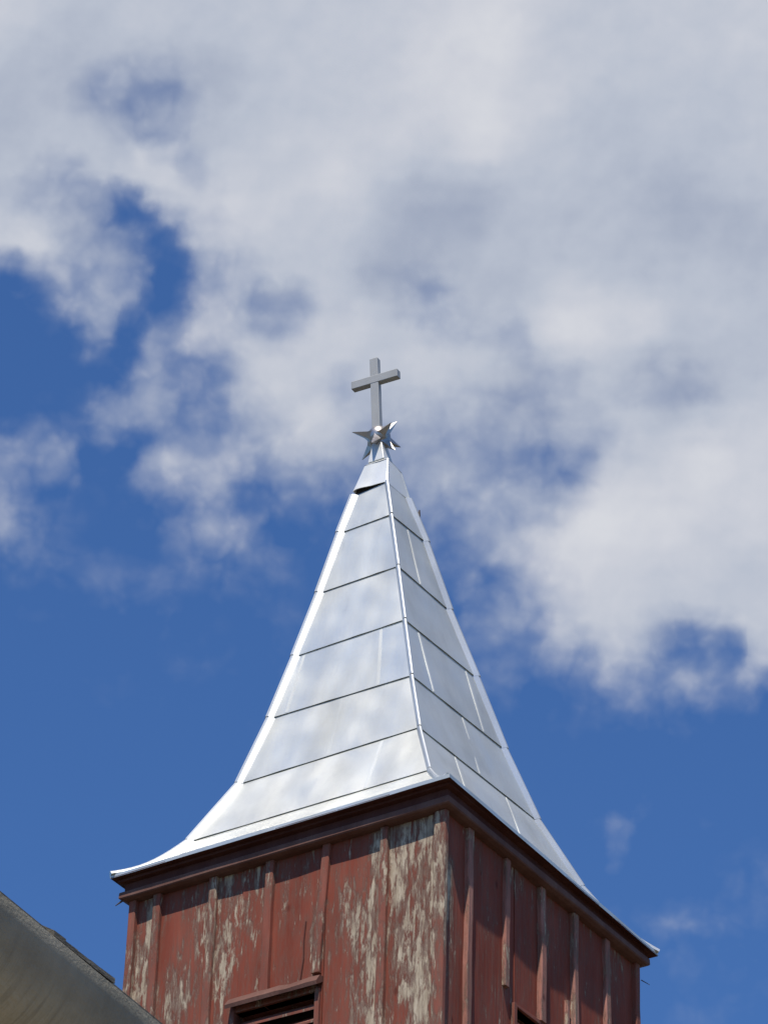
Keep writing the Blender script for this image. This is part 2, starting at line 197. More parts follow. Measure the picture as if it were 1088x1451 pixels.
    ((33, 33, 33, 33, 33, 31, 28, 25, 22, 19, 13, 4, 12, 27, 31, 32, 33, 34, 34, 34, 35, 35, 35, 35, 34, 34, 34, 34, 35, 35, 35, 35, 35, 35, 35, 35, 35, 35, 35, 35, 35, 35, 35, 35, 35, 35, 35, 35, 35, 35), (23, 24, 25, 26, 26, 23, 19, 18, 20, 22, 24, 25, 25, 26, 26, 26, 26, 25, 25, 24, 23, 23, 21, 18, 16, 15, 16, 17, 18, 18, 20, 21, 21, 21, 21, 22, 22, 21, 20, 20, 20, 19, 19, 19, 18, 17, 17, 18, 19, 20)),
    ((31, 31, 31, 31, 30, 28, 25, 23, 15, 5, 4, 19, 26, 30, 31, 33, 34, 35, 35, 35, 35, 35, 35, 35, 35, 35, 35, 35, 35, 35, 35, 35, 35, 35, 35, 35, 35, 35, 35, 35, 35, 35, 35, 35, 35, 35, 35, 35, 35, 35), (22, 22, 22, 22, 22, 19, 17, 17, 19, 22, 24, 25, 26, 27, 28, 28, 27, 26, 25, 25, 24, 24, 23, 20, 17, 16, 15, 15, 16, 16, 19, 21, 21, 21, 21, 21, 21, 21, 20, 19, 18, 17, 17, 18, 17, 17, 17, 18, 19, 20)),
    ((33, 33, 32, 31, 30, 28, 26, 26, 19, 15, 28, 32, 33, 33, 33, 34, 35, 35, 35, 35, 35, 35, 35, 35, 35, 35, 35, 35, 35, 35, 35, 35, 35, 35, 35, 35, 35, 35, 35, 35, 35, 35, 35, 35, 35, 35, 35, 35, 35, 35), (21, 21, 21, 21, 21, 20, 19, 19, 21, 24, 26, 26, 26, 27, 28, 29, 28, 26, 26, 25, 26, 27, 26, 23, 19, 16, 14, 15, 15, 15, 17, 20, 21, 21, 20, 20, 21, 21, 20, 18, 17, 16, 17, 18, 18, 18, 18, 19, 20, 21)),
    ((34, 34, 34, 33, 32, 30, 30, 33, 33, 33, 34, 35, 32, 31, 33, 34, 35, 35, 35, 35, 35, 35, 35, 35, 35, 35, 35, 35, 35, 35, 35, 35, 35, 35, 35, 35, 35, 35, 35, 35, 35, 35, 35, 35, 35, 35, 35, 35, 35, 35), (21, 20, 21, 21, 21, 22, 22, 22, 23, 25, 27, 27, 26, 26, 27, 28, 27, 26, 26, 27, 28, 30, 29, 26, 22, 19, 17, 17, 17, 17, 18, 20, 21, 21, 21, 21, 21, 21, 20, 19, 17, 17, 18, 19, 20, 20, 21, 22, 22, 22)),
    ((35, 35, 35, 35, 34, 34, 34, 34, 33, 32, 31, 32, 30, 31, 34, 35, 35, 35, 35, 35, 35, 35, 35, 35, 35, 35, 35, 35, 35, 35, 35, 35, 35, 35, 35, 35, 35, 35, 35, 35, 35, 35, 35, 35, 35, 35, 35, 35, 35, 35), (20, 19, 19, 20, 22, 23, 23, 22, 22, 24, 26, 26, 25, 24, 24, 25, 25, 25, 26, 26, 28, 30, 29, 27, 26, 24, 22, 22, 22, 23, 23, 23, 23, 22, 22, 21, 21, 21, 20, 20, 19, 19, 20, 21, 22, 23, 23, 23, 23, 23)),
    ((35, 35, 35, 35, 34, 34, 34, 33, 31, 28, 26, 27, 30, 34, 34, 35, 35, 35, 35, 35, 35, 35, 35, 35, 35, 35, 35, 35, 35, 35, 35, 35, 35, 35, 35, 35, 35, 35, 35, 35, 35, 35, 35, 35, 35, 35, 35, 35, 35, 35), (19, 18, 18, 19, 21, 22, 22, 21, 20, 20, 21, 22, 22, 21, 21, 22, 23, 25, 26, 26, 27, 27, 27, 27, 27, 27, 26, 26, 28, 30, 30, 28, 26, 24, 22, 21, 20, 20, 20, 21, 21, 21, 22, 22, 22, 23, 24, 24, 24, 23)),
    ((35, 35, 35, 34, 34, 33, 32, 30, 27, 24, 26, 27, 29, 32, 34, 34, 34, 35, 35, 35, 35, 35, 35, 35, 35, 35, 35, 35, 35, 35, 35, 35, 35, 35, 35, 35, 35, 35, 35, 35, 35, 35, 35, 35, 35, 35, 35, 35, 35, 35), (19, 19, 18, 19, 19, 20, 20, 20, 18, 17, 17, 19, 20, 20, 20, 21, 22, 23, 25, 25, 25, 26, 26, 27, 28, 28, 28, 29, 31, 32, 32, 30, 27, 25, 23, 21, 20, 20, 20, 21, 22, 22, 22, 22, 22, 23, 24, 24, 24, 24)),
    ((35, 35, 35, 34, 34, 33, 31, 26, 26, 24, 23, 25, 30, 32, 34, 34, 34, 34, 34, 34, 34, 34, 34, 34, 34, 34, 35, 35, 35, 35, 35, 35, 35, 35, 35, 35, 35, 35, 35, 35, 35, 35, 35, 35, 35, 35, 35, 35, 35, 35), (21, 20, 19, 19, 18, 18, 19, 19, 18, 17, 17, 18, 19, 19, 19, 20, 22, 23, 24, 25, 25, 25, 26, 27, 27, 28, 29, 30, 31, 32, 31, 29, 27, 26, 25, 22, 21, 21, 21, 22, 22, 22, 22, 22, 22, 23, 24, 24, 24, 24)),
    ((35, 35, 35, 35, 34, 34, 32, 30, 29, 28, 28, 29, 32, 33, 34, 34, 34, 34, 34, 34, 34, 34, 34, 34, 34, 34, 35, 35, 35, 35, 35, 35, 35, 35, 35, 35, 35, 35, 35, 35, 35, 35, 35, 35, 35, 35, 35, 35, 35, 35), (23, 22, 20, 19, 19, 19, 19, 20, 19, 19, 19, 19, 18, 17, 18, 20, 22, 23, 24, 25, 25, 25, 26, 26, 28, 29, 30, 31, 31, 31, 30, 28, 27, 26, 26, 24, 23, 22, 23, 23, 23, 23, 23, 23, 23, 24, 24, 24, 24, 24)),
    ((35, 35, 35, 35, 35, 35, 35, 34, 34, 33, 33, 33, 34, 34, 35, 35, 35, 35, 35, 35, 35, 35, 35, 35, 35, 35, 35, 35, 35, 35, 35, 35, 35, 35, 35, 35, 35, 35, 35, 35, 35, 35, 35, 35, 35, 35, 35, 35, 35, 35), (27, 26, 24, 21, 20, 20, 20, 20, 20, 21, 21, 20, 19, 18, 19, 21, 23, 23, 24, 24, 25, 25, 25, 26, 27, 29, 30, 31, 31, 31, 31, 30, 27, 26, 26, 25, 24, 23, 23, 23, 23, 24, 24, 24, 25, 25, 26, 26, 25, 25)),
    ((35, 35, 35, 35, 35, 35, 35, 35, 35, 35, 35, 35, 35, 35, 35, 35, 35, 35, 35, 35, 35, 35, 35, 35, 35, 35, 35, 35, 35, 35, 35, 35, 35, 35, 35, 35, 35, 35, 35, 35, 35, 35, 35, 35, 35, 35, 35, 35, 35, 35), (29, 28, 27, 24, 22, 20, 20, 20, 22, 23, 22, 21, 20, 20, 21, 22, 23, 23, 23, 24, 25, 25, 25, 26, 26, 28, 29, 30, 31, 32, 33, 32, 29, 26, 25, 24, 24, 24, 24, 24, 24, 24, 25, 25, 26, 27, 27, 27, 26, 26)),
    ((35, 35, 35, 35, 35, 35, 35, 35, 35, 35, 35, 35, 35, 35, 35, 35, 35, 35, 35, 35, 35, 35, 35, 35, 35, 35, 35, 35, 35, 35, 35, 35, 35, 35, 35, 35, 35, 35, 35, 35, 35, 35, 35, 35, 35, 35, 35, 35, 35, 35), (29, 29, 28, 25, 23, 21, 21, 22, 23, 23, 23, 22, 21, 21, 22, 23, 23, 23, 23, 24, 25, 25, 25, 25, 26, 27, 28, 29, 31, 32, 32, 32, 29, 26, 24, 24, 24, 24, 24, 24, 25, 25, 25, 25, 27, 27, 27, 27, 27, 26)),
    ((35, 35, 35, 35, 35, 35, 35, 35, 35, 35, 35, 35, 35, 35, 35, 35, 35, 35, 35, 35, 35, 35, 35, 35, 35, 35, 35, 35, 35, 35, 35, 35, 35, 35, 35, 35, 35, 35, 35, 35, 35, 35, 35, 35, 35, 35, 35, 35, 35, 35), (28, 28, 27, 25, 23, 22, 22, 22, 22, 23, 23, 22, 22, 22, 22, 23, 23, 23, 24, 24, 25, 25, 25, 25, 26, 26, 27, 28, 30, 31, 31, 30, 28, 26, 25, 25, 24, 24, 24, 25, 25, 25, 25, 25, 26, 27, 27, 27, 26, 26)),
]
EL0, DEL, AZ0, DAZ = 26.6, 0.33, -8.82, 0.36

world = bpy.data.worlds.new("World")
scene.world = world
world.use_nodes = True
world.node_tree.nodes.clear()
W = NT(world.node_tree)
SKY_STRENGTH = 0.1
sky = W.n.new('ShaderNodeTexSky')
sky.sky_type = 'NISHITA'
sky.sun_disc = False
sky.sun_elevation = SUN_EL
sky.sun_rotation = SUN_AZ
sky.altitude = 600.0
sky.air_density = 1.0
sky.dust_density = 0.0
sky.ozone_density = 3.0
d = W.coord('Generated')
d = W.vmath('NORMALIZE', d)
# wind-torn edges: the direction is stirred by noise of three sizes before the cover is looked up
def stir(dirv, scale, amp, detail, rough):
    c = W.noise(dirv, scale, detail, rough, color=True)
    c = W.vmath('SUBTRACT', c, (0.5, 0.5, 0.5))
    return W.vmath('SCALE', c, scale=amp)
dw = W.vmath('ADD', d, stir(d, 70.0, 0.0075, 6.0, 0.55))
dw = W.vmath('NORMALIZE', dw)
x, y, z = W.sep(dw)
az = W.math('MULTIPLY', W.math('ARCTAN2', x, y), 180.0 / math.pi)
el = W.math('MULTIPLY', W.math('ARCSINE', z), 180.0 / math.pi)
nc = len(CLOUDS[0][0])
u = W.rng(az, AZ0, AZ0 + DAZ * (nc - 1))
cmb = W.n.new('ShaderNodeCombineXYZ')
for k in range(3):
    W.l.new(u, cmb.inputs[k])
uuu = cmb.outputs[0]
total = None
for i, (a, b) in enumerate(CLOUDS):
    e = EL0 + DEL * i
    t = W.math('ABSOLUTE', W.math('SUBTRACT', el, e))
    k = W.rng(t, DEL, 0.0, smooth=True)
    if i == 0:
        k = W.math('MAXIMUM', k, W.rng(el, e, e - 0.001))
    if i == len(CLOUDS) - 1:
        k = W.math('MAXIMUM', k, W.rng(el, e, e + 0.001))
    cv = W.n.new('ShaderNodeRGBCurve')
    for c, vals in enumerate((a, b)):
        pts = cv.mapping.curves[c].points
        for j, v in enumerate(vals):
            if j == 0:
                pts[0].location = (0.0, v / 35.0)
            elif j == nc - 1:
                pts[-1].location = (1.0, v / 35.0)
            else:
                pts.new(j / (nc - 1), v / 35.0)
    cv.mapping.update()
    W.l.new(uuu, cv.inputs['Color'])
    r = cv.outputs[0]
    v = W.vmath('SCALE', r, scale=k)
    total = v if total is None else W.vmath('ADD', total, v)
cover, tone, _ = W.sep(total)
# beyond the part of the sky read from the image: broken cloud of the same kind
far_n = W.noise(d, 3.2, 6.0, 0.55)
gen = W.rng(far_n, 0.57, 0.74, smooth=True)
# the cloud bank of the picture carries on overhead and to the right
bank = W.rng(W.math('ADD', W.vmath('DISTANCE', d, (0.42, 0.52, 0.74)), W.math('MULTIPLY', W.math('SUBTRACT', far_n, 0.5), 0.8)), 0.56, 0.32, smooth=True)
gen = W.math('MAXIMUM', gen, W.math('MULTIPLY', bank, 0.7))
inside = W.math('MULTIPLY',
                W.math('MULTIPLY', W.rng(az, -12.5, -8.9), W.rng(az, 12.5, 8.9)),
                W.math('MULTIPLY', W.rng(el, 24.0, 26.4), W.rng(el, 47.0, 43.2)))
cover = W.math('ADD', W.math('MULTIPLY', cover, inside), W.math('MULTIPLY', gen, W.math('SUBTRACT', 1.0, inside)))
tone = W.math('ADD', W.math('MULTIPLY', tone, inside), W.math('MULTIPLY', 0.22, W.math('SUBTRACT', 1.0, inside)))
# billows: finer noise breaks the cover where it is thin and shades it where it is thick
fb = W.noise(d, 62.0, 5.0, 0.48, 0.0)
fb_s = W.noise(W.vmath('ADD', d, (-0.0012, -0.0008, 0.0030)), 62.0, 5.0, 0.48, 0.0)
mid = W.noise(d, 26.0, 5.0, 0.5)
vo = W.n.new('ShaderNodeTexVoronoi')
vo.feature = 'SMOOTH_F1'
W.put(vo.inputs['Vector'], W.vmath('ADD', d, stir(d, 90.0, 0.010, 3.0, 0.5)))
vo.inputs['Scale'].default_value = 78.0
vo.inputs['Detail'].default_value = 2.0
vo.inputs['Roughness'].default_value = 0.55
vo.inputs['Smoothness'].default_value = 0.5
puff = W.math('SUBTRACT', 0.95, vo.outputs['Distance'])
fb_e = W.math('ADD', W.math('MULTIPLY', fb, 0.55), W.math('MULTIPLY', puff, 0.45))
thin = W.math('MULTIPLY', W.math('MULTIPLY', cover, W.math('SUBTRACT', 1.0, cover)), 4.0)
edge = W.math('ADD', W.math('MULTIPLY', thin, 0.76), 0.02)
cov2 = W.math('ADD', cover, W.math('MULTIPLY', W.math('SUBTRACT', fb_e, 0.455), edge))
alpha = W.math('POWER', W.rng(cov2, 0.02, 0.94), 1.12)
relief = W.math('SUBTRACT', fb, fb_s)
tone2 = W.math('ADD', tone, W.math('MULTIPLY', relief, 0.30))
tone2 = W.math('ADD', tone2, W.math('MULTIPLY', W.math('SUBTRACT', mid, 0.5), 0.16))
tone2 = W.math('ADD', tone2, W.math('MULTIPLY', W.math('SUBTRACT', puff, 0.5), W.math('MULTIPLY_ADD', thin, 0.22, 0.03)))
tone2 = W.math('ADD', W.math('MULTIPLY', W.math('SUBTRACT', tone2, 0.60), 1.15), 0.58)
inv = 1.0 / SKY_STRENGTH
def srgb(r, g, b, k=1.0):
    f = lambda c: (c / 12.92 if c <= 0.04045 else ((c + 0.055) / 1.055) ** 2.4)
    return tuple(f(c / 255.0) * k for c in (r, g, b))
ccol = W.ramp(tone2, [(0.0, srgb(134, 146, 174)), (0.35, srgb(166, 175, 194)), (0.6, srgb(187, 194, 208)), (0.85, srgb(206, 209, 218)), (1.0, srgb(216, 218, 224))])
ccol = W.vmath('SCALE', ccol, scale=inv)
# the deep clear blue of a dry mountain sky
skyc = W.mix(1.0, sky.outputs[0], (0.60, 0.91, 1.30), 'MULTIPLY')
final = W.mix(W.math('MULTIPLY', alpha, 0.97), skyc, ccol)
bg = W.n.new('ShaderNodeBackground')
W.put(bg.inputs['Color'], final)
bg.inputs['Strength'].default_value = SKY_STRENGTH
out = W.n.new('ShaderNodeOutputWorld')
W.l.new(bg.outputs[0], out.inputs['Surface'])


# ------------------------------------------------------------------ materials
def material(name):
    mt = bpy.data.materials.new(name)
    mt.use_nodes = True
    t = NT(mt.node_tree)
    b = t.n['Principled BSDF']
    return mt, t, b


def setp(t, b, **kw):
    names = {'color': 'Base Color', 'rough': 'Roughness', 'metal': 'Metallic', 'normal': 'Normal', 'spec': 'Specular IOR Level'}
    for k, v in kw.items():
        s = b.inputs[names[k]]
        if isinstance(v, (tuple, list)):
            v = (v[0], v[1], v[2], 1.0)
        t.put(s, v)


def sheet_metal(name, tint=(0.78, 0.765, 0.68), metal=0.84, r0=0.43, r1=0.58, dents=1.0, sheets=0.0):
    """Weathered zinc sheet: cloudy oxide, rain streaks down the slope, shallow hand-made dents."""
    mt, t, b = material(name)
    c = t.coord('Object')
    blot = t.noise(t.mapping(c, (1, 1, 0.45)), 4.2, 4.0, 0.5, 0.2)
    streak = t.noise(t.mapping(c, (1, 1, 0.12)), 14.0, 6.0, 0.62, 0.2)
    fine = t.noise(c, 90.0, 4.0, 0.6)
    at = t.n.new('ShaderNodeAttribute')
    at.attribute_name = 'sheet_tone'
    own = t.math('MULTIPLY', t.math('SUBTRACT', at.outputs['Fac'], 0.5), 0.20 * sheets)
    f = t.math('ADD', t.math('MULTIPLY', blot, 0.90), t.math('MULTIPLY', streak, 0.10))
    f = t.math('ADD', f, own)
    colr = t.ramp(f, [(0.25, tuple(v * 0.74 for v in tint)), (0.5, tint), (0.72, tuple(min(0.86, v * 1.15) for v in tint))])
    dirt = t.rng(t.noise(t.mapping(c, (1, 1, 0.2)), 9.0, 8.0, 0.7), 0.60, 0.78)
    colr = t.mix(t.math('MULTIPLY', dirt, 0.30), colr, (0.36, 0.355, 0.35))
    rough = t.rng(t.math('ADD', f, t.math('MULTIPLY', t.math('SUBTRACT', fine, 0.5), 0.25)), 0.25, 0.75, r1, r0)
    dent = t.noise(t.mapping(c, (1, 1, 0.85)), 3.6, 1.0, 0.4, 0.0)
    dent2 = t.noise(t.mapping(c, (1, 1, 0.35), rot=(0.15, 0.1, 0.0)), 8.0, 2.0, 0.5, 0.2)
    h = t.math('ADD', t.math('MULTIPLY', dent, 1.05), t.math('MULTIPLY', dent2, 0.05))
    n1 = t.bump(h, 1.0 * dents, 0.020)
    n2 = t.bump(fine, 0.10, 0.002, n1)
    setp(t, b, color=colr, metal=metal, rough=rough, normal=n2)
    return mt


def old_paint(name, red=(0.255, 0.067, 0.041), lift=0.0, peel=1.0, grain=1.0):
    """Thick barn-red paint flaking off grey softwood; pale old undercoat shows in vertical flakes."""
    mt, t, b = material(name)
    c = t.coord('Object')
    x, y, z = t.sep(c)
    # where the weather has hit: the face towards the rain (-y) has worn boards, listed by x
    face = t.rng(y, -0.80, -0.88)
    worn = t.ramp(t.rng(x, -0.95, 0.95), WORN_STOPS)
    # the far right board is worn in long blotches; the middle boards keep most of their paint
    side = t.math('MULTIPLY', t.math('SUBTRACT', 1.0, face), 0.16)
    bias = t.math('ADD', t.math('MULTIPLY', worn, face), side)
    big = t.noise(t.mapping(c, (1, 1, 0.42)), 5.2, 3.0, 0.5, 0.3)
    flake = t.noise(t.mapping(c, (1, 1, 0.19)), 44.0, 9.0, 0.74, 0.25)
    speck = t.noise(t.mapping(c, (1, 1, 0.30), loc=(7.3, 2.2, 1.9)), 95.0, 5.0, 0.7)
    fibre = t.noise(t.mapping(c, (1, 1, 0.035)), 75.0, 5.0, 0.65)
    m = t.math('ADD', t.math('MULTIPLY', big, 0.70), t.math('MULTIPLY', flake, 1.15))
    m = t.math('ADD', m, t.math('MULTIPLY', t.math('SUBTRACT', speck, 0.5), 0.22))
    m = t.math('SUBTRACT', m, 0.425)
    m = t.math('ADD', m, t.math('MULTIPLY', t.math('SUBTRACT', fibre, 0.5), 0.12))
    lvl = t.math('ADD', m, t.math('MULTIPLY', t.math('SUBTRACT', bias, 0.5), 0.36 * peel))
    lvl = t.math('ADD', lvl, lift)
    bare = t.rng(lvl, 0.49, 0.62)
    # pale undercoat left in the middle of the bare places
    pale_n = t.noise(t.mapping(c, (1, 1, 0.22), loc=(3.1, 1.7, 0.4)), 22.0, 8.0, 0.66, 0.3)
    pale = t.rng(t.math('ADD', lvl, t.math('MULTIPLY', t.math('SUBTRACT', pale_n, 0.5), 0.95)), 0.60, 0.70)
    # colours
    redv = t.noise(t.mapping(c, (1, 1, 0.25)), 7.0, 6.0, 0.6)
    rc = t.ramp(redv, [(0.25, tuple(v * 0.72 for v in red)), (0.5, red), (0.8, (red[0] * 1.32, red[1] * 1.55, red[2] * 1.6))])
    thinp = t.rng(t.math('ADD', lvl, t.math('MULTIPLY', t.math('SUBTRACT', fibre, 0.5), 0.45)), 0.30, 0.56)
    rc = t.mix(t.math('MULTIPLY', thinp, 0.56), rc, (0.180, 0.105, 0.076))
    wood = t.ramp(fibre, [(0.3, (0.165, 0.108, 0.078)), (0.5, (0.265, 0.185, 0.135)), (0.72, (0.36, 0.275, 0.20))])
    cream = t.ramp(t.noise(t.mapping(c, (1, 1, 0.3)), 40.0, 5.0, 0.6), [(0.3, (0.36, 0.275, 0.185)), (0.6, (0.56, 0.455, 0.32)), (0.8, (0.67, 0.57, 0.42))])
    colr = t.mix(t.math('MULTIPLY', bare, 0.88), rc, wood)
    colr = t.mix(t.math('MULTIPLY', pale, t.rng(fibre, 0.30, 0.55, 0.45, 1.0)), colr, cream)
    # rust spots round the nail heads
    vor = t.n.new('ShaderNodeTexVoronoi')
    vor.feature = 'F1'
    t.put(vor.inputs['Vector'], t.mapping(c, (1, 1, 0.55)))
    vor.inputs['Scale'].default_value = 5.5
    spot = t.rng(vor.outputs['Distance'], 0.085, 0.035)
    colr = t.mix(t.math('MULTIPLY', spot, 0.55), colr, (0.075, 0.018, 0.012))
    rough = t.rng(bare, 0.0, 1.0, 0.62, 0.9)
    h = t.math('ADD', t.math('MULTIPLY', t.math('SUBTRACT', 1.0, bare), 0.6), t.math('MULTIPLY', fibre, 0.9 * grain))
    h = t.math('ADD', h, t.math('MULTIPLY', pale, 0.3))
    setp(t, b, color=colr, rough=rough, normal=t.bump(h, 0.60, 0.006), spec=0.06)
    return mt


WORN_STOPS = [(0.0, 0.62), (0.035, 0.66), (0.085, 0.78), (0.12, 0.40), (0.20, 0.50), (0.26, 0.42), (0.30, 0.46), (0.325, 0.68), (0.36, 0.36),
              (0.415, 0.50), (0.43, 0.66), (0.445, 0.50), (0.47, 0.22), (0.55, 0.30), (0.60, 0.44), (0.63, 0.20), (0.68, 0.28), (0.72, 0.44),
              (0.755, 0.50), (0.765, 0.90), (0.785, 0.90), (0.80, 0.40), (0.83, 0.50), (0.86, 0.70), (0.92, 0.88), (0.955, 0.80), (0.985, 0.55), (1.0, 0.6)]

M_ROOF = sheet_metal('zinc_sheet', sheets=1.0)
M_WELT = sheet_metal('dull_welt', (0.60, 0.60, 0.56), 0.15, 0.60, 0.75, 0.3)
M_HIP = sheet_metal('zinc_seam', (0.74, 0.74, 0.70), 0.7, 0.34, 0.50, 0.4)
M_CAP = sheet_metal('zinc_cap', (0.82, 0.81, 0.75), 0.35, 0.36, 0.52, 0.8)
M_STAR = sheet_metal('tin_star', (0.56, 0.51, 0.46), 0.9, 0.32, 0.44, 0.6)
M_CROSS = sheet_metal('zinc_cross', (0.43, 0.42, 0.39), 0.2, 0.5, 0.65, 0.4)
M_PAINT = old_paint('flaking_red_paint')
M_BATTEN = old_paint('batten_paint', (0.280, 0.090, 0.060), lift=0.01, peel=0.75)
M_WORN_LIT = old_paint('worn_lit_batten_paint', (0.42, 0.185, 0.135), lift=0.05, peel=0.5)  # worn right-face battens, paint also lightened to carry their sunlit edges
M_TRIM = old_paint('trim_paint', (0.175, 0.088, 0.066), lift=-0.4, peel=0.0)
M_FASCIA = old_paint('fascia_paint', (0.110, 0.042, 0.032), lift=-0.5, peel=0.0)

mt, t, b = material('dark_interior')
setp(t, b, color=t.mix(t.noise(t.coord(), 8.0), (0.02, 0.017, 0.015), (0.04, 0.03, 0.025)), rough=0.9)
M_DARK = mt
mt, t, b = material('rusty_iron')
setp(t, b, color=t.mix(t.noise(t.coord(), 60.0, 5.0), (0.05, 0.04, 0.036), (0.13, 0.085, 0.06)), rough=0.75, metal=0.3)
M_IRON = mt


# ------------------------------------------------------------------ mesh helpers
class MB:
    def __init__(self):
        self.bm = bmesh.new()

    def face(self, pts):
        vs_ = [self.bm.verts.new(p) for p in pts]
        return self.bm.faces.new(vs_)

    def hexa(self, lo, hi):
        """Closed solid between two matching quads (each four points, same turn)."""
        a = [self.bm.verts.new(p) for p in lo]
        c = [self.bm.verts.new(p) for p in hi]
        n = len(a)
        fs = [self.bm.faces.new(a[::-1]), self.bm.faces.new(c)]
        for i in range(n):
            j = (i + 1) % n
            fs.append(self.bm.faces.new((a[i], a[j], c[j], c[i])))
        return fs

    def box(self, x0, x1, y0, y1, z0, z1):
        self.hexa([(x0, y0, z0), (x1, y0, z0), (x1, y1, z0), (x0, y1, z0)],
                  [(x0, y0, z1), (x1, y0, z1), (x1, y1, z1), (x0, y1, z1)])

    def tube(self, p, q, r0, r1, n=8, up=Vector((0.3, 0.2, 1.0)), caps=True):
        p, q = Vector(p), Vector(q)
        ax = (q - p).normalized()
        a = ax.cross(up)
        if a.length < 1e-4:
            a = ax.cross(Vector((1, 0, 0)))
        a.normalize()
        c = ax.cross(a)
        lo = [p + (a * math.cos(k * 2 * math.pi / n) + c * math.sin(k * 2 * math.pi / n)) * r0 for k in range(n)]
        hi = [q + (a * math.cos(k * 2 * math.pi / n) + c * math.sin(k * 2 * math.pi / n)) * r1 for k in range(n)]
        self.hexa(lo, hi)

    def obj(self, name, mat, parent=None, bevel=0.0, smooth=False):
        bmesh.ops.recalc_face_normals(self.bm, faces=self.bm.faces[:])
        me = bpy.data.meshes.new(name)
        self.bm.to_mesh(me)
        self.bm.free()
        me.materials.append(mat)
        if smooth:
            for p in me.polygons:
                p.use_smooth = True
        o = bpy.data.objects.new(name, me)
        col.objects.link(o)
        if parent is not None:
            o.parent = parent
        if bevel:
            md = o.modifiers.new('bevel', 'BEVEL')
            md.width = bevel
            md.segments = 2
            md.limit_method = 'ANGLE'
            md.angle_limit = R(40)
        return o


# ------------------------------------------------------------------ ground
mt, t, b = material('grass_ground')
g = t.noise(t.coord(), 0.35, 6.0, 0.6)
setp(t, b, color=t.ramp(g, [(0.3, (0.036, 0.034, 0.020)), (0.55, (0.055, 0.047, 0.030)), (0.75, (0.10, 0.085, 0.06))]), rough=0.95)
mb = MB()
mb.face([(-3000, -3000, 0), (3000, -3000, 0), (3000, 3000, 0), (-3000, 3000, 0)])
ground = mb.obj('ground', mt)
ground['kind'] = 'structure'

mt, t, b = material('bounce_sand')  # unseen sandy strip, added to bounce warm light up under the eaves
g = t.noise(t.coord(), 1.7, 8.0, 0.65)
setp(t, b, color=t.ramp(g, [(0.3, (0.19, 0.15, 0.10)), (0.6, (0.26, 0.21, 0.145)), (0.8, (0.32, 0.27, 0.19))]), rough=0.95)
mb = MB()
mb.face([(-3.2, -14, 0.004), (6.0, -14, 0.004), (9.5, 13.0, 0.004), (-0.2, 13.0, 0.004)])
bounce_plane = mb.obj('bounce_strip', mt)
bounce_plane['kind'] = 'structure'

# ------------------------------------------------------------------ the tower
tower = bpy.data.objects.new('church_tower', None)
col.objects.link(tower)
tower.empty_display_size = 1.0
tower.location = (PX, DIST, 0.0)
tower.rotation_euler = (0, 0, YAW)
tower['label'] = 'red boarded church tower with flaking paint under a silver sheet metal spire and cross'
tower['category'] = 'church tower'


def P(x, y, z):
    return Vector((x, y, z + Z0))


WB = 0.904          # board face
WC = 0.9272         # batten face
BACK = 0.855
BX = [-0.756, -0.418, -0.083, 0.247, 0.578]          # batten centres, front
BY = [-0.694, -0.357, -0.021, 0.290, 0.602]          # batten centres, right
LW = (-0.247, 0.214, -0.893, -1.62)                   # louvre opening, front: x0, x1, top, bottom
RW = (-0.262, 0.236, -0.862, -1.62)
TOP = 0.02
BOT = -Z0 + 0.02


def front(xx, yy, zz):
    return P(xx, -yy, zz)


def right(xx, yy, zz):
    return P(yy, xx, zz)


def back(xx, yy, zz):
    return P(-xx, yy, zz)


def left(xx, yy, zz):
    return P(-yy, -xx, zz)


def board(mb, f, a, b_, z0, z1, d, tilt=0.0, bow=0.0):
    """One plank: face at depth d, edges a..b, slightly cupped and bowed, cut along its length."""
    n = max(1, int((z1 - z0) / 0.35))
    prev = None
    for k in range(n + 1):
        z = z0 + (z1 - z0) * k / n
        wv = bow * math.sin(z * 2.3 + a * 5)
        dd = d + wv
        ring = [f(a, dd + tilt, z), f((a + b_) / 2, dd - 0.0012, z), f(b_, dd - tilt, z), f(b_, BACK, z), f(a, BACK, z)]
        ring = [mb.bm.verts.new(v) for v in ring]
        if prev is None:
            mb.bm.faces.new(ring)
        else:
            for i in range(5):
                j = (i + 1) % 5
                mb.bm.faces.new((prev[i], prev[j], ring[j], ring[i]))
        prev = ring
    mb.bm.faces.new(prev)


mb = MB()
rb = random.Random(3)
for f, cent, win in ((front, BX, LW), (right, BY, RW), (back, BX, None), (left, BY, None)):
    edges = [-WB + 0.004] + [c + rb.uniform(-0.006, 0.006) for c in cent] + [WB - 0.004]
    for a, b_ in zip(edges, edges[1:]):
        g = 0.0025
        dd = WB + rb.uniform(-0.004, 0.002)
        ti = rb.uniform(-0.0025, 0.0025)
        bo = rb.uniform(0.0, 0.002)
        cuts = [a + g, b_ - g]
        if win and b_ > win[0] and a < win[1]:
            if a < win[0] < b_:
                board(mb, f, a + g, win[0], BOT, TOP, dd, ti, bo)
                a = win[0] + 0.001 - g
            if a < win[1] < b_:
                board(mb, f, win[1], b_ - g, BOT, TOP, dd, ti, bo)
                b_ = win[1] - 0.001 + g
            board(mb, f, a + g, b_ - g, win[2], TOP, dd, ti, bo)
            board(mb, f, a + g, b_ - g, BOT, win[3], dd, ti, bo)
        else:
            board(mb, f, a + g, b_ - g, BOT, TOP, dd, ti, bo)
wall = mb.obj('wall', M_PAINT, tower)
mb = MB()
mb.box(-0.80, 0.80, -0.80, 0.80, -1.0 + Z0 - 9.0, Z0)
core = mb.obj('inner_lining', M_DARK, tower)


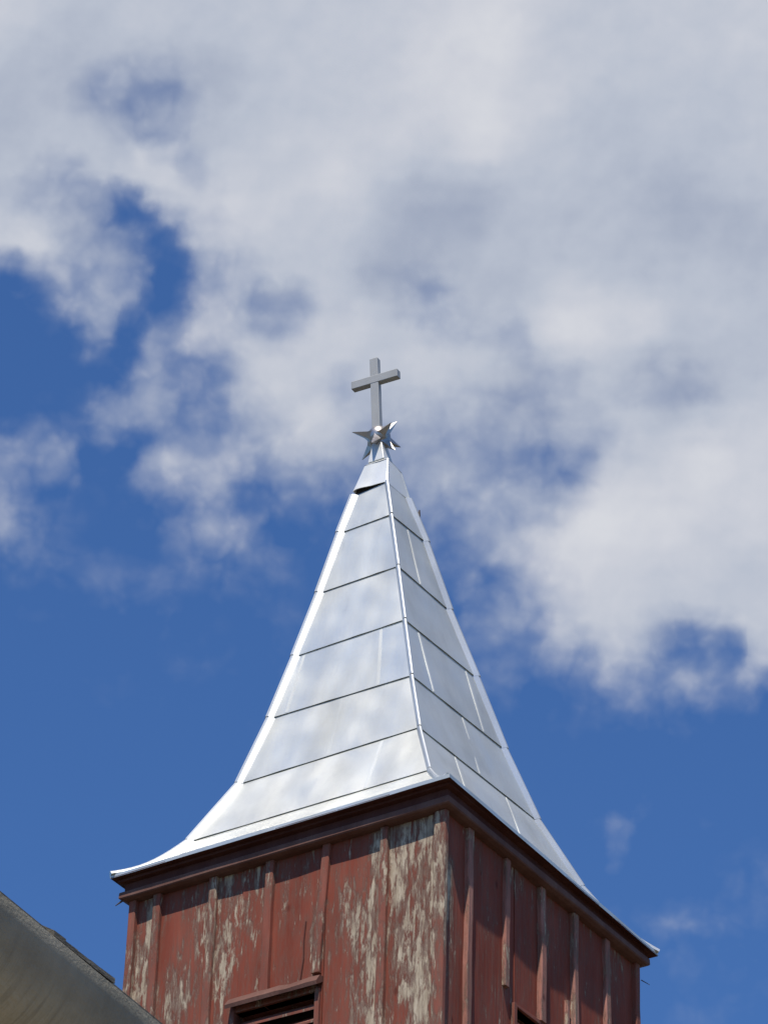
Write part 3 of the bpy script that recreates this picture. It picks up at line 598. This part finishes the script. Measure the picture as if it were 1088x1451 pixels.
def strip(f, c, w, z0, z1, d0=WB - 0.003, d1=WC, c1=None, seed=0, rag=0.004, mat=None):
    """A batten: chamfered strip nailed over a joint, with slightly ragged edges; c1 lets its foot lean."""
    mb = MB()
    rr = random.Random(seed)
    if c1 is None:
        c1 = c
    n = max(2, int((z1 - z0) / 0.12))
    prev = None
    for k in range(n + 1):
        tt = k / n
        z = z1 + (z0 - z1) * tt
        cc = c + (c1 - c) * min(1.0, tt * (z1 - z0) / 0.62)
        wl = w / 2 + rr.uniform(-rag, rag) * 0.5
        wr = w / 2 + rr.uniform(-rag, rag) * 0.5
        dd = d1 + rr.uniform(-0.0015, 0.0015)
        ring = [f(cc - wl, d0, z), f(cc - wl + 0.001, dd - 0.004, z), f(cc - wl + 0.005, dd, z), f(cc + wr - 0.005, dd, z), f(cc + wr - 0.001, dd - 0.004, z), f(cc + wr, d0, z)]
        ring = [mb.bm.verts.new(v) for v in ring]
        if prev is None:
            mb.bm.faces.new(ring)
        else:
            for i in range(6):
                j = (i + 1) % 6
                mb.bm.faces.new((prev[i], prev[j], ring[j], ring[i]))
        prev = ring
    mb.bm.faces.new(prev)
    return mb.obj('batten', mat or M_BATTEN, wall)


CT = -0.1205
for i, c in enumerate(BX):
    if i == 2:
        strip(front, c, 0.046, LW[2] + 0.075, CT, seed=i)
    elif i == 3:
        strip(front, c, 0.046, -0.80, CT, c1=c - 0.035, seed=i)
    else:
        strip(front, c, 0.046, BOT, CT, seed=i)
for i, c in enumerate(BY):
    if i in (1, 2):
        strip(right, c, 0.046, RW[2] + 0.02 if i == 2 else -0.80, CT, seed=20 + i, rag=0.008, mat=M_WORN_LIT)
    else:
        strip(right, c, 0.046, BOT, CT, seed=20 + i, rag=0.008, mat=M_WORN_LIT)
strip(right, 0.225, 0.026, BOT, -0.62, d1=WC - 0.008, seed=41, mat=M_WORN_LIT)
# corner boards
for k, (f, c, w) in enumerate(((front, 0.893, 0.066), (front, -0.905, 0.044), (right, -0.889, 0.026), (right, 0.905, 0.044))):
    o = strip(f, c, w, BOT, CT, d0=WB - 0.003, d1=WC if k != 2 else WC - 0.012, seed=60 + k)
    o.name = 'corner_board'

# a long drying split in the board left of the leaning batten
mb = MB()
pts = [(0.135, -0.50), (0.128, -0.60), (0.131, -0.70), (0.120, -0.79), (0.113, -0.87)]
for (xa, za), (xb, zb) in zip(pts, pts[1:]):
    mb.hexa([front(xa - 0.003, WB - 0.004, za), front(xa + 0.003, WB - 0.004, za), front(xa + 0.003, WB + 0.0035, za), front(xa - 0.003, WB + 0.0035, za)],
            [front(xb - 0.003, WB - 0.004, zb), front(xb + 0.003, WB - 0.004, zb), front(xb + 0.003, WB + 0.0035, zb), front(xb - 0.003, WB + 0.0035, zb)])
crack = mb.obj('split', M_FASCIA, wall)

# ------------------------------------------------------------------ louvred openings
def louvre(f, win, seed, hood_d, hooded):
    x0, x1, zt, zb = win
    mb = MB()
    # casing: two jambs and a head, standing proud of the boards
    cw = 0.026
    for a, b_ in ((x0 - cw, x0), (x1, x1 + cw)):
        mb.hexa([f(a, 0.80, zb), f(b_, 0.80, zb), f(b_, WC - 0.006, zb), f(a, WC - 0.006, zb)],
                [f(a, 0.80, zt + 0.01), f(b_, 0.80, zt + 0.01), f(b_, WC - 0.004, zt + 0.01), f(a, WC - 0.004, zt + 0.01)])
    mb.hexa([f(x0, 0.80, zt), f(x1, 0.80, zt), f(x1, WC - 0.010, zt), f(x0, WC - 0.010, zt)],
            [f(x0, 0.80, zt + 0.035), f(x1, 0.80, zt + 0.035), f(x1, WC - 0.010, zt + 0.035), f(x0, WC - 0.010, zt + (0.035 if hooded else 0.012))])
    mb.hexa([f(x0, 0.80, zb - 0.05), f(x1, 0.80, zb - 0.05), f(x1, WC + 0.02, zb - 0.05), f(x0, WC + 0.02, zb - 0.05)],
            [f(x0, 0.80, zb), f(x1, 0.80, zb), f(x1, WC + 0.01, zb), f(x0, WC + 0.01, zb)])
    fr = mb.obj('louvre_frame', M_BATTEN, tower, bevel=0.002)
    # rain hood: sloping board with a ragged upper edge
    mb = MB()
    rr = random.Random(seed)
    n = 9
    a, b_ = x0 - cw - 0.006, x1 + cw + 0.006
    prev = None
    for k in range(n + 1):
        xx = a + (b_ - a) * k / n
        j = rr.uniform(-0.004, 0.006)
        ring = [f(xx, WB, zt + 0.045), f(xx, WC + hood_d, zt + 0.012), f(xx, WC + hood_d + 0.004, zt + 0.030 + j * 0.5), f(xx, WC + 0.004, zt + 0.068 + j), f(xx, WB, zt + 0.072 + j)]
        ring = [mb.bm.verts.new(v) for v in ring]
        if prev is None:
            mb.bm.faces.new(ring)
        else:
            for i in range(5):
                q = (i + 1) % 5
                mb.bm.faces.new((prev[i], prev[q], ring[q], ring[i]))
        prev = ring
    mb.bm.faces.new(prev)
    if hooded:
        mb.obj('hood', M_TRIM, fr)
    else:
        mb.bm.free()
    # slats
    z = zt - 0.055
    while z > zb + 0.03:
        mb = MB()
        s = rr.uniform(-0.004, 0.004)
        lo = [f(x0 + 0.002, 0.825, z + 0.035 + s), f(x0 + 0.002, WC - 0.012, z - 0.035 + s), f(x0 + 0.002, WC - 0.012, z - 0.021 + s), f(x0 + 0.002, 0.825, z + 0.049 + s)]
        hi = [f(x1 - 0.002, 0.825, z + 0.035 - s), f(x1 - 0.002, WC - 0.012, z - 0.035 - s), f(x1 - 0.002, WC - 0.012, z - 0.021 - s), f(x1 - 0.002, 0.825, z + 0.049 - s)]
        mb.hexa(lo, hi)
        mb.obj('slat', M_BATTEN, fr, bevel=0.0015)
        z -= 0.072
    return fr


louvre(front, LW, 5, 0.028, True)
louvre(right, RW, 6, 0.0, False)

# ------------------------------------------------------------------ eaves: frieze and moulding under the sheet
def loop_profile(name, prof, mat, parent, wave=0.0):
    """Run a (half width, z) profile round the square tower as one mitred ring, hand-planed and a little uneven."""
    mb = MB()
    rings = []
    N = 16
    corners = ((-1, -1), (1, -1), (1, 1), (-1, 1))
    for q in range(4):
        (ax_, ay_), (bx_, by_) = corners[q], corners[(q + 1) % 4]
        for k in range(N):
            s_ = k / N
            fx, fy = ax_ + (bx_ - ax_) * s_, ay_ + (by_ - ay_) * s_
            ring = []
            for i_, (w, z) in enumerate(prof):
                e_ = wave * noise.noise(Vector((q * 9.1 + s_ * 5.0, i_ * 0.7, w * 30)))
                g_ = wave * noise.noise(Vector((q * 5.3 + s_ * 4.0, i_ * 0.4 + 8, 2.0)))
                ring.append(mb.bm.verts.new(P(fx * (w + (e_ if w > 0.9 else 0)), fy * (w + (e_ if w > 0.9 else 0)), z + (g_ if z < -0.03 else 0))))
            rings.append(ring)
    n = len(prof)
    for i in range(len(rings)):
        j = (i + 1) % len(rings)
        for k in range(n):
            l = (k + 1) % n
            mb.bm.faces.new((rings[i][k], rings[j][k], rings[j][l], rings[i][l]))
    return mb.obj(name, mat, parent)


cornice = loop_profile('cornice', [(0.86, -0.002), (0.972, -0.006), (0.972, -0.022), (0.944, -0.026), (0.944, -0.114), (0.86, -0.114)], M_FASCIA, tower, 0.0012)
loop_profile('moulding', [(0.9435, -0.072), (0.960, -0.074), (0.964, -0.078), (0.964, -0.107), (0.958, -0.113), (0.936, -0.119), (0.86, -0.119), (0.86, -0.1145), (0.9435, -0.1145)], M_TRIM, cornice, 0.0025)

# ------------------------------------------------------------------ the spire
RING = [
    [(-0.2378, -0.1057, 2.5782), (-0.0165, -0.1135, 2.5916), (-0.0125, 0.1010, 2.5970), (-0.2331, 0.1047, 2.5889)],
    [(-0.2771, -0.1647, 2.3110), (0.0550, -0.1688, 2.3149), (0.0639, 0.1642, 2.3228), (-0.2751, 0.1659, 2.3162)],
    [(-0.3379, -0.2486, 1.8950), (0.1636, -0.2513, 1.8980), (0.1657, 0.2512, 1.8991), (-0.3375, 0.2517, 1.8974)],
    [(-0.4116, -0.3383, 1.4701), (0.2754, -0.3423, 1.4743), (0.2856, 0.3428, 1.4868), (-0.4089, 0.3461, 1.4771)],
    [(-0.4799, -0.4357, 1.0601), (0.3880, -0.4344, 1.0497), (0.4018, 0.4427, 1.0612), (-0.4813, 0.4421, 1.0570)],
    [(-0.5743, -0.5439, 0.6407), (0.5192, -0.5512, 0.6418), (0.5353, 0.5550, 0.6510), (-0.5751, 0.5551, 0.6445)],
    [(-0.7357, -0.7172, 0.2654), (0.6902, -0.7159, 0.2627), (0.7068, 0.7082, 0.2854), (-0.7320, 0.7108, 0.2712)],
    [(-0.9940, -1.0047, 0.0136), (0.9960, -1.0085, 0.0085), (0.9879, 1.0081, -0.0248), (-1.0034, 0.9983, -0.0009)],
]
RING = [[P(*v) for v in r] for r in RING]
FACE = [(0, 1), (1, 2), (2, 3), (3, 0)]


def outward(a, b_, c):
    n = (b_ - a).cross(c - a).normalized()
    mid_ = (a + b_) / 2 - P(0, 0, 1)
    return n if n.dot(Vector((mid_.x, mid_.y, 0))) > 0 else -n


WELT = [(1, 1, 0.47, 0.43, 1), (1, 3, 0.19, 0.23, 1), (1, 3, 0.85, 0.77, 1), (1, 4, 0.54, 0.50, 1), (1, 5, 0.295, 0.25, 1), (1, 5, 0.73, 0.60, 1),
        (0, 3, 0.79, 0.77, 0), (0, 3, 0.09, 0.12, 0), (0, 4, 0.52, 0.50, 0), (0, 5, 0.80, 0.74, 0)]
SHEET = []        # which single sheet of metal every face belongs to
LAP = 0.0065      # each course laps the one below by this much
mb = MB()
for fi, (i, j) in enumerate(FACE):
    for k in range(7):
        t0, t1, b0, b1 = RING[k][i], RING[k][j], RING[k + 1][i], RING[k + 1][j]
        n = outward(b0, b1, t0)
        lap = LAP if k < 6 else 0.0
        nu, nv = 28, 8
        grid = []
        for vv in range(nv + 1):
            fv = vv / nv
            row = []
            for uu in range(nu + 1):
                fu = uu / nu
                p = t0.lerp(t1, fu).lerp(b0.lerp(b1, fu), fv)
                if k == 6:            # the flare curves out to the eaves
                    p = p - Vector((0, 0, 0.040)) * math.sin(math.pi * fv)
                wob = noise.noise(Vector((p.x * 3.1 + fi * 7, p.y * 3.1 + k * 3.7, p.z * 2.3))) * 0.0045
                wob *= math.sin(math.pi * min(1, max(0, fu))) ** 0.5
                low = 0.0022 * noise.noise(Vector((fu * 6 + k, fi * 3.3, 1.0))) if vv == nv else 0.0
                p = p + n * (lap * fv + wob * math.sin(math.pi * fv) + low)
                row.append(mb.bm.verts.new(p))
            grid.append(row)
        for vv in range(nv):
            for uu in range(nu):
                fc = mb.bm.faces.new((grid[vv][uu], grid[vv][uu + 1], grid[vv + 1][uu + 1], grid[vv + 1][uu]))
                fc.smooth = True
                cuts = sorted(u_t + (u_b - u_t) * (vv + 0.5) / nv for f_i, k_i, u_t, u_b, _t in WELT if f_i == fi and k_i == k)
                SHEET.append((fi, k, sum(1 for q_ in cuts if (uu + 0.5) / nu > q_)))
        # turned-under lower edge
        if k < 6:
            lip = [mb.bm.verts.new(v.co) for v in grid[nv]]
            under = [mb.bm.verts.new(v.co - n * (lap + 0.004) + Vector((0, 0, 0.004))) for v in grid[nv]]
            for uu in range(nu):
                SHEET.append((fi, k, 0))
                mb.bm.faces.new((lip[uu], lip[uu + 1], under[uu + 1], under[uu]))
        else:
            lip = [mb.bm.verts.new(v.co) for v in grid[nv]]
            down = [mb.bm.verts.new(v.co + Vector((0, 0, -0.020))) for v in grid[nv]]
            inn = [mb.bm.verts.new(v.co + Vector((0, 0, -0.022)) - n * 0.02) for v in grid[nv]]
            for uu in range(nu):
                SHEET.append((fi, k, 0))
                mb.bm.faces.new((lip[uu], lip[uu + 1], down[uu + 1], down[uu]))
me = bpy.data.meshes.new('spire')
mb.bm.to_mesh(me)
tone_at = me.attributes.new('sheet_tone', 'FLOAT', 'FACE')
tr = random.Random(19)
sheet_ids = {}
for k, v in enumerate(SHEET):
    if v not in sheet_ids:
        sheet_ids[v] = tr.random()
    tone_at.data[k].value = sheet_ids[v]
mb.bm.free()
me.materials.append(M_ROOF)
spire = bpy.data.objects.new('spire', me)
col.objects.link(spire)
spire.parent = tower

# soffit sheet closing the eaves from below
mb = MB()
e = [v + Vector((0, 0, -0.018)) for v in RING[7]]
for i, j in FACE:
    ii = P(math.copysign(0.90, e[i].x), math.copysign(0.90, e[i].y), -0.001)
    jj = P(math.copysign(0.90, e[j].x), math.copysign(0.90, e[j].y), -0.001)
    mb.hexa([e[i], e[j], jj, ii], [e[i] + Vector((0, 0, 0.003)), e[j] + Vector((0, 0, 0.003)), jj + Vector((0, 0, 0.003)), ii + Vector((0, 0, 0.003))])
mb.obj('soffit', M_FASCIA, cornice)

# vertical welts between the sheets: (face, course, share of the width at its top and bottom, height)
for fi, k, ut, ub, tall in WELT:
    mb = MB()
    i, j = FACE[fi]
    t0, t1, b0, b1 = RING[k][i], RING[k][j], RING[k + 1][i], RING[k + 1][j]
    n = outward(b0, b1, t0)
    w, h = (0.010, 0.0017) if tall else (0.012, 0.0005)
    ends = []
    for fv in (0.02, 0.985):
        fu = ut + (ub - ut) * fv
        p = t0.lerp(t1, fu).lerp(b0.lerp(b1, fu), fv) + n * (LAP * fv)
        s = (b1 - b0).normalized()
        ends.append([p - s * w - n * 0.008, p - s * w * 0.7 + n * h, p + s * w * 0.7 + n * h, p + s * w - n * 0.008])
    mb.hexa(ends[0], ends[1])
    mb.obj('welt', M_WELT, spire)

# hip seams: folded strips along the four edges, broken at every course
ctr = lambda r: (r[0] + r[1] + r[2] + r[3]) / 4
for q in range(4):
    mb = MB()
    hw = (0.020, 0.0095, 0.0215, 0.02)[q]
    hh = (0.020, 0.013, 0.018, 0.02)[q]
    for k in range(7):
        sub = 1 if k < 6 else 10
        for s_ in range(sub):
            if q == 1 and s_ == 9:
                continue
            pts = []
            for fv in (s_ / sub, (s_ + 1) / sub):
                a = RING[k][q].lerp(RING[k + 1][q], fv)
                if k == 6:
                    a = a - Vector((0, 0, 0.040)) * math.sin(math.pi * fv)
                pts.append(a)
            a, b_ = pts
            rad = (b_ - ctr(RING[k + 1]))
            rad.z = 0
            rad.normalize()
            ax = (b_ - a).normalized()
            o_ = (rad - ax * rad.dot(ax)).normalized()
            sd = ax.cross(o_)
            off = 0.010 if k < 6 else 0.010 - 0.005 * s_ / sub
            dp = 0.034 if k < 6 or s_ < 8 else 0.012
            rings = []
            for p, ex in ((a, 0.0), (b_, 0.005 if k < 6 else 0.0)):
                c = p + o_ * (off + ex)
                rings.append([c - sd * hw * 1.25 - o_ * dp, c - sd * hw, c - sd * hw * 0.45 + o_ * hh * 0.6, c + sd * hw * 0.45 + o_ * hh * 0.6, c + sd * hw, c + sd * hw * 1.25 - o_ * dp])
            mb.hexa(rings[0], rings[1])
    mb.obj('hip_seam', M_HIP, spire)

# the cap: a loose sheet-metal hood over the top course, gaping at its lower left corner
capt = [P(-0.2164, -0.1061, 2.7768), P(-0.0393, -0.0774, 2.7775), P(-0.0408, 0.0658, 2.7657), P(-0.1882, 0.0502, 2.7733)]
capt[0] = P(-0.190, -0.078, 2.782)
capb = [v.copy() for v in RING[0]]
cc = ctr(RING[0])
for i, v in enumerate(capb):
    dlt = v - cc
    dlt.z = 0
    v += dlt.normalized() * (0.002, 0.006, 0.008, 0.010)[i]
capb[0] += Vector((0.006, -0.010, 0.026))
mb = MB()
nu = 16
apex = P(-0.128, -0.010, 2.845)
for i, j in FACE:
    prev = None
    n = outward(capb[i], capb[j], capt[i])
    for vv in range(5):
        fv = vv / 4
        row = []
        for uu in range(nu + 1):
            fu = uu / nu
            p = capt[i].lerp(capt[j], fu).lerp(capb[i].lerp(capb[j], fu), fv)
            p = p + n * (0.004 * noise.noise(p * 9.0) * math.sin(math.pi * fu))
            if vv == 4:
                p = p + n * 0.002
                if i == 0:
                    p = p + Vector((0, 0, 0.003)) * math.sin(math.pi * min(1.0, fu / 0.55) ** 0.6) + n * 0.005 * math.sin(math.pi * min(1.0, fu / 0.55) ** 0.6)
            row.append(mb.bm.verts.new(p))
        if prev:
            for uu in range(nu):
                mb.bm.faces.new((prev[uu], prev[uu + 1], row[uu + 1], row[uu])).smooth = True
        prev = row
    mb.face([capt[i], capt[j], apex])
# thickness
cap = mb.obj('spire_cap', M_CAP, spire)
md = cap.modifiers.new('sheet', 'SOLIDIFY')
md.thickness = 0.003
md.offset = -1
md = cap.modifiers.new('edges', 'EDGE_SPLIT')
md.split_angle = R(35)
mb = MB()
mb.hexa([v + (cc - v).normalized() * 0.006 for v in RING[0]], [v.lerp(cc, 0.25) + Vector((0, 0, 0.11)) for v in RING[0]])
mb.obj('top_block', M_DARK, spire)
# folded corner of the cap (the near edge)
for q in (1, 2):
    a, b_ = capt[q], capb[q]
    mb = MB()
    mb.tube(a, b_, 0.004, 0.005, 6)
    mb.obj('cap_fold', M_HIP, cap)

# lightning-rod clip standing off the back right hip
mb = MB()
h0 = P(0.036, 0.135, 2.50)
mb.tube(h0 + Vector((-0.06, -0.05, -0.03)), h0 + Vector((0.002, 0.0, -0.006)), 0.003, 0.003, 6)
slab_c = h0
mb.hexa([h0 + Vector((-0.006, -0.006, -0.036)), h0 + Vector((0.007, -0.006, -0.036)), h0 + Vector((0.007, 0.006, -0.036)), h0 + Vector((-0.006, 0.006, -0.036))],
        [h0 + Vector((-0.002, -0.003, 0.034)), h0 + Vector((0.004, -0.003, 0.034)), h0 + Vector((0.004, 0.003, 0.034)), h0 + Vector((-0.002, 0.003, 0.034))])
mb.obj('rod_clip', M_IRON, spire)

# ------------------------------------------------------------------ neck, spiked star and cross
STAR = P(-0.155, 0.0, 3.012)
mb = MB()
nb, ntp = P(-0.133, -0.004, 2.815), STAR + Vector((0.004, 0, -0.02))
def sq(c, s):
    return [c + Vector((-s, -s, 0)), c + Vector((s, -s, 0)), c + Vector((s, s, 0)), c + Vector((-s, s, 0))]
mb.hexa(sq(nb, 0.052), sq(ntp, 0.024))
neck = mb.obj('neck', M_CAP, tower, bevel=0.002)

# star tips taken from image pixels; axes are the camera's, in tower terms
AX = Vector((0.8393465, 0.5429223, 0.0270712))
AY = Vector((0.2895368, -0.4886560, 0.8230333))
AZ_ = Vector((-0.4600716, 0.6829720, 0.5673477))
TIPS = [(-0.139, 0.026, -0.040), (0.062, 0.072, -0.105), (0.098, 0.088, 0.080), (0.121, -0.053, 0.085), (0.089, -0.071, -0.105), (-0.092, -0.124, -0.020),
        (-0.040, -0.030, -0.145), (-0.05, 0.03, 0.140), (0.0, -0.04, 0.145)]
bm = bmesh.new()
bmesh.ops.create_icosphere(bm, subdivisions=3, radius=0.066, matrix=Matrix.Translation(STAR))
mb = MB()
mb.bm.free()
mb.bm = bm
star = mb.obj('star', M_STAR, tower, smooth=True)
for tx in TIPS:
    v = (AX * tx[0] + AY * tx[1] + AZ_ * tx[2]).normalized()
    L = 0.157
    mb = MB()
    u_ = v.cross(Vector((0.2, 0.1, 1))).normalized()
    w_ = v.cross(u_)
    basec = STAR + v * 0.030
    tip = STAR + v * L
    ringv = [basec + (u_ * math.cos(a) + w_ * math.sin(a)) * 0.053 for a in (0.4, 0.4 + math.pi / 2, 0.4 + math.pi, 0.4 + 1.5 * math.pi)]
    midc = [STAR + v * 0.075 + (u_ * math.cos(a) + w_ * math.sin(a)) * 0.0255 for a in (0.4, 0.4 + math.pi / 2, 0.4 + math.pi, 0.4 + 1.5 * math.pi)]
    tipr = [tip + (u_ * math.cos(a) + w_ * math.sin(a)) * 0.0016 for a in (0.4, 0.4 + math.pi / 2, 0.4 + math.pi, 0.4 + 1.5 * math.pi)]
    mb.hexa(ringv, midc)
    bmesh.ops.delete(mb.bm, geom=[f_ for f_ in mb.bm.faces if len([1 for vv_ in f_.verts if (vv_.co - (STAR + v * 0.075)).length < 0.027]) == 4], context='FACES_ONLY')
    a_ = [vv_ for vv_ in mb.bm.verts if (vv_.co - (STAR + v * 0.075)).length < 0.027]
    mb.hexa(midc, tipr)
    bmesh.ops.remove_doubles(mb.bm, verts=mb.bm.verts[:], dist=0.0003)
    mb.obj('spike', M_STAR, star)

# the cross leans a little
foot, head = P(-0.168, 0.003, 3.045), P(-0.174, -0.040, 3.533)
upv = (head - foot).normalized()
arm = Vector((0.994, 0.110, 0))
arm = (arm - upv * arm.dot(upv)).normalized()
dep = upv.cross(arm).normalized()
hw, hd = 0.0245, 0.0190
def slab(mb, c0, c1, a, b_, ha, hb):
    mb.hexa([c0 - a * ha - b_ * hb, c0 + a * ha - b_ * hb, c0 + a * ha + b_ * hb, c0 - a * ha + b_ * hb],
            [c1 - a * ha - b_ * hb, c1 + a * ha - b_ * hb, c1 + a * ha + b_ * hb, c1 - a * ha + b_ * hb])
mb = MB()
slab(mb, foot, head, arm, dep, hw, hd)
cross = mb.obj('cross', M_CROSS, tower, bevel=0.0025)
mid_c = P(-0.1715, -0.027, 3.394)
mb = MB()
slab(mb, mid_c - arm * 0.144, mid_c + arm * 0.144, dep, upv, hd + 0.0022, 0.0245)
mb.obj('crossbar', M_CROSS, cross, bevel=0.0025)

# splintered end of the moulding and a wire end at the far corner
mb = MB()
mb.tube(P(-0.95, -0.95, -0.118), P(-0.985, -0.958, -0.140), 0.006, 0.002, 5)
mb.obj('splinter', M_IRON, cornice)
mb = MB()
mb.tube(P(0.93, 0.93, -0.20), P(0.965, 0.955, -0.225), 0.003, 0.0015, 5)
mb.obj('wire_end', M_IRON, cornice)

# ------------------------------------------------------------------ the neighbouring building: coved eaves
EH = EYE + 3.4
mt, t, b = material('eaves_plaster')
c = t.coord('Object')
grime = t.noise(t.mapping(c, (0.8, 1, 1)), 5.0, 6.0, 0.6, 0.3)
run = t.noise(t.mapping(c, (1, 0.14, 0.14), rot=(0, 0, 0.25)), 26.0, 6.0, 0.6, 0.4)
f = t.math('ADD', t.math('MULTIPLY', grime, 0.7), t.math('MULTIPLY', run, 0.3))
cl = t.ramp(f, [(0.30, (0.24, 0.21, 0.14)), (0.48, (0.42, 0.375, 0.27)), (0.62, (0.52, 0.465, 0.34)), (0.8, (0.56, 0.50, 0.37))])
# soot and lichen washed down from the lip in ragged runs
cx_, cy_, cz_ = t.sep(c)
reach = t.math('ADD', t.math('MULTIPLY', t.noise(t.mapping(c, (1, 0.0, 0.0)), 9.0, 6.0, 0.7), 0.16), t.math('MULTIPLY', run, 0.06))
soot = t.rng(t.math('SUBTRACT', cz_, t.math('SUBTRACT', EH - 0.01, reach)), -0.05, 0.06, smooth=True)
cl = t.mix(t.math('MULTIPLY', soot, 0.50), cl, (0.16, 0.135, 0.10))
wr = t.noise(t.mapping(c, (1, 0.10, 0.10), rot=(0, 0, 0.35)), 48.0, 5.0, 0.65, 0.6)
wsoft = t.noise(t.mapping(c, (1, 1, 1), loc=(2.0, 0.4, 0.3)), 4.0, 3.0, 0.5)
dk = t.math('MULTIPLY', t.rng(wr, 0.50, 0.66), t.rng(wsoft, 0.44, 0.60))
cl = t.mix(t.math('MULTIPLY', dk, 0.38), cl, (0.13, 0.115, 0.09))
low = t.rng(t.math('ADD', cz_, t.math('MULTIPLY', grime, 0.16)), EH - 0.10, EH - 0.20, smooth=True)  # brown shade where the round turns under, put into the colour
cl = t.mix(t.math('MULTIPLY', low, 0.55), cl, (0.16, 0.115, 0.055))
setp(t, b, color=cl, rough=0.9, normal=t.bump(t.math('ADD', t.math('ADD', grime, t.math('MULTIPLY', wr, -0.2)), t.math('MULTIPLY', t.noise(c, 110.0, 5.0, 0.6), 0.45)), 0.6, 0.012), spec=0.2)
M_PLASTER = mt
mt, t, b = material('old_shingle')
c = t.coord('Object')
sg = t.noise(t.mapping(c, (0.3, 1, 1)), 60.0, 6.0, 0.65)
setp(t, b, color=t.ramp(sg, [(0.3, (0.05, 0.045, 0.035)), (0.6, (0.14, 0.125, 0.095)), (0.8, (0.22, 0.20, 0.15))]), rough=0.95, normal=t.bump(sg, 0.8, 0.01))
M_SHINGLE = mt

EH = EYE + 3.4
e0, e1 = Vector((-0.7510, 6.318, EH)), Vector((-0.434, 6.910, EH))
edir = (e1 - e0)
edir.z = 0
edir.normalize()
side = Vector((edir.y, -edir.x, 0))               # outwards from the eaves
house = bpy.data.objects.new('plaster_building', None)
col.objects.link(house)
house.location = (e0.x - side.x * 0.5, e0.y - side.y * 0.5, 0)
house.rotation_euler = (0, 0, math.atan2(edir.y, edir.x))
house['label'] = 'grey stained plaster eave of a neighbouring building with dark shingles along its edge'
house['category'] = 'building'
# local axes: +x along the eaves, -y outwards; the eaves' lip is at y = -0.5
S0, S1 = -9.0, 4.5
def run_profile(name, prof, mat, x0, x1, n, parent, smooth=False, wob=0.0, seed=0):
    mb = MB()
    rr = random.Random(seed)
    prev = None
    for k in range(n + 1):
        xx = x0 + (x1 - x0) * k / n
        oy, oz = rr.uniform(-wob, wob), rr.uniform(-wob, wob)
        ring = [mb.bm.verts.new((xx, y_ + oy, z_ + oz)) for y_, z_ in prof]
        if prev is None:
            mb.bm.faces.new(ring)
        else:
            for i in range(len(ring)):
                j = (i + 1) % len(ring)
                fc = mb.bm.faces.new((prev[i], prev[j], ring[j], ring[i]))
                fc.smooth = smooth
        prev = ring
    mb.bm.faces.new(prev)
    return mb.obj(name, mat, parent)


prof = [(-0.47, EH + 0.004), (-0.485, EH), (-0.495, EH - 0.004)]
for k in range(1, 19):                             # bold rounded cornice, then a hollow down to the wall
    a = k / 18 * R(95)
    prof.append((-0.497 + 0.20 * (1 - math.cos(a)), EH - 0.008 - 0.20 * math.sin(a)))
prof += [(-0.24, EH - 0.24), (-0.12, EH - 0.30), (-0.04, EH - 0.44), (0.0, EH - 0.55), (0.0, EH - 0.6), (0.15, EH - 0.6), (0.15, EH)]
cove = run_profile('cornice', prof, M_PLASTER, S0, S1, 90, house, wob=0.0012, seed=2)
for p_ in cove.data.polygons:
    p_.use_smooth = abs(p_.normal.x) < 0.9
md = cove.modifiers.new('edges', 'EDGE_SPLIT')
md.split_angle = R(40)
mb = MB()
mb.box(S0, S1, 0.0, 0.35, 0.0, EH - 0.602)
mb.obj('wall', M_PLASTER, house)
# roof slab rising away from the eaves
mb = MB()
pitch = math.tan(R(32))
def rp(y_):
    return EH + 0.003 + (y_ + 0.47) * pitch
mb.hexa([(S0, -0.47, rp(-0.47)), (S1, -0.47, rp(-0.47)), (S1, 4.0, rp(4.0)), (S0, 4.0, rp(4.0))],
        [(S0, -0.47, rp(-0.47) + 0.02), (S1, -0.47, rp(-0.47) + 0.02), (S1, 4.0, rp(4.0) + 0.02), (S0, 4.0, rp(4.0) + 0.02)])
roof = mb.obj('roof', M_SHINGLE, house)
# the few shingles that still reach over the lip
rr = random.Random(11)
mb = MB()
xs = 0.225
xe = 0.44
while xs < xe:
    w = rr.uniform(0.035, 0.06)
    y0 = -0.488 - rr.uniform(0, 0.006)
    th = rr.uniform(0.009, 0.013)
    j = rr.uniform(0.0, 0.002)
    mb.hexa([(xs, y0, EH + 0.001), (xs + w - 0.002, y0 - j, EH + 0.001), (xs + w - 0.002, -0.10, EH + 0.235), (xs, -0.10, EH + 0.235)],
            [(xs, y0, EH + 0.001 + th), (xs + w - 0.002, y0 - j, EH + 0.001 + th + j), (xs + w - 0.002, -0.10, EH + 0.25), (xs, -0.10, EH + 0.25)])
    xs += w
mb.obj('shingle_course', M_SHINGLE, roof)
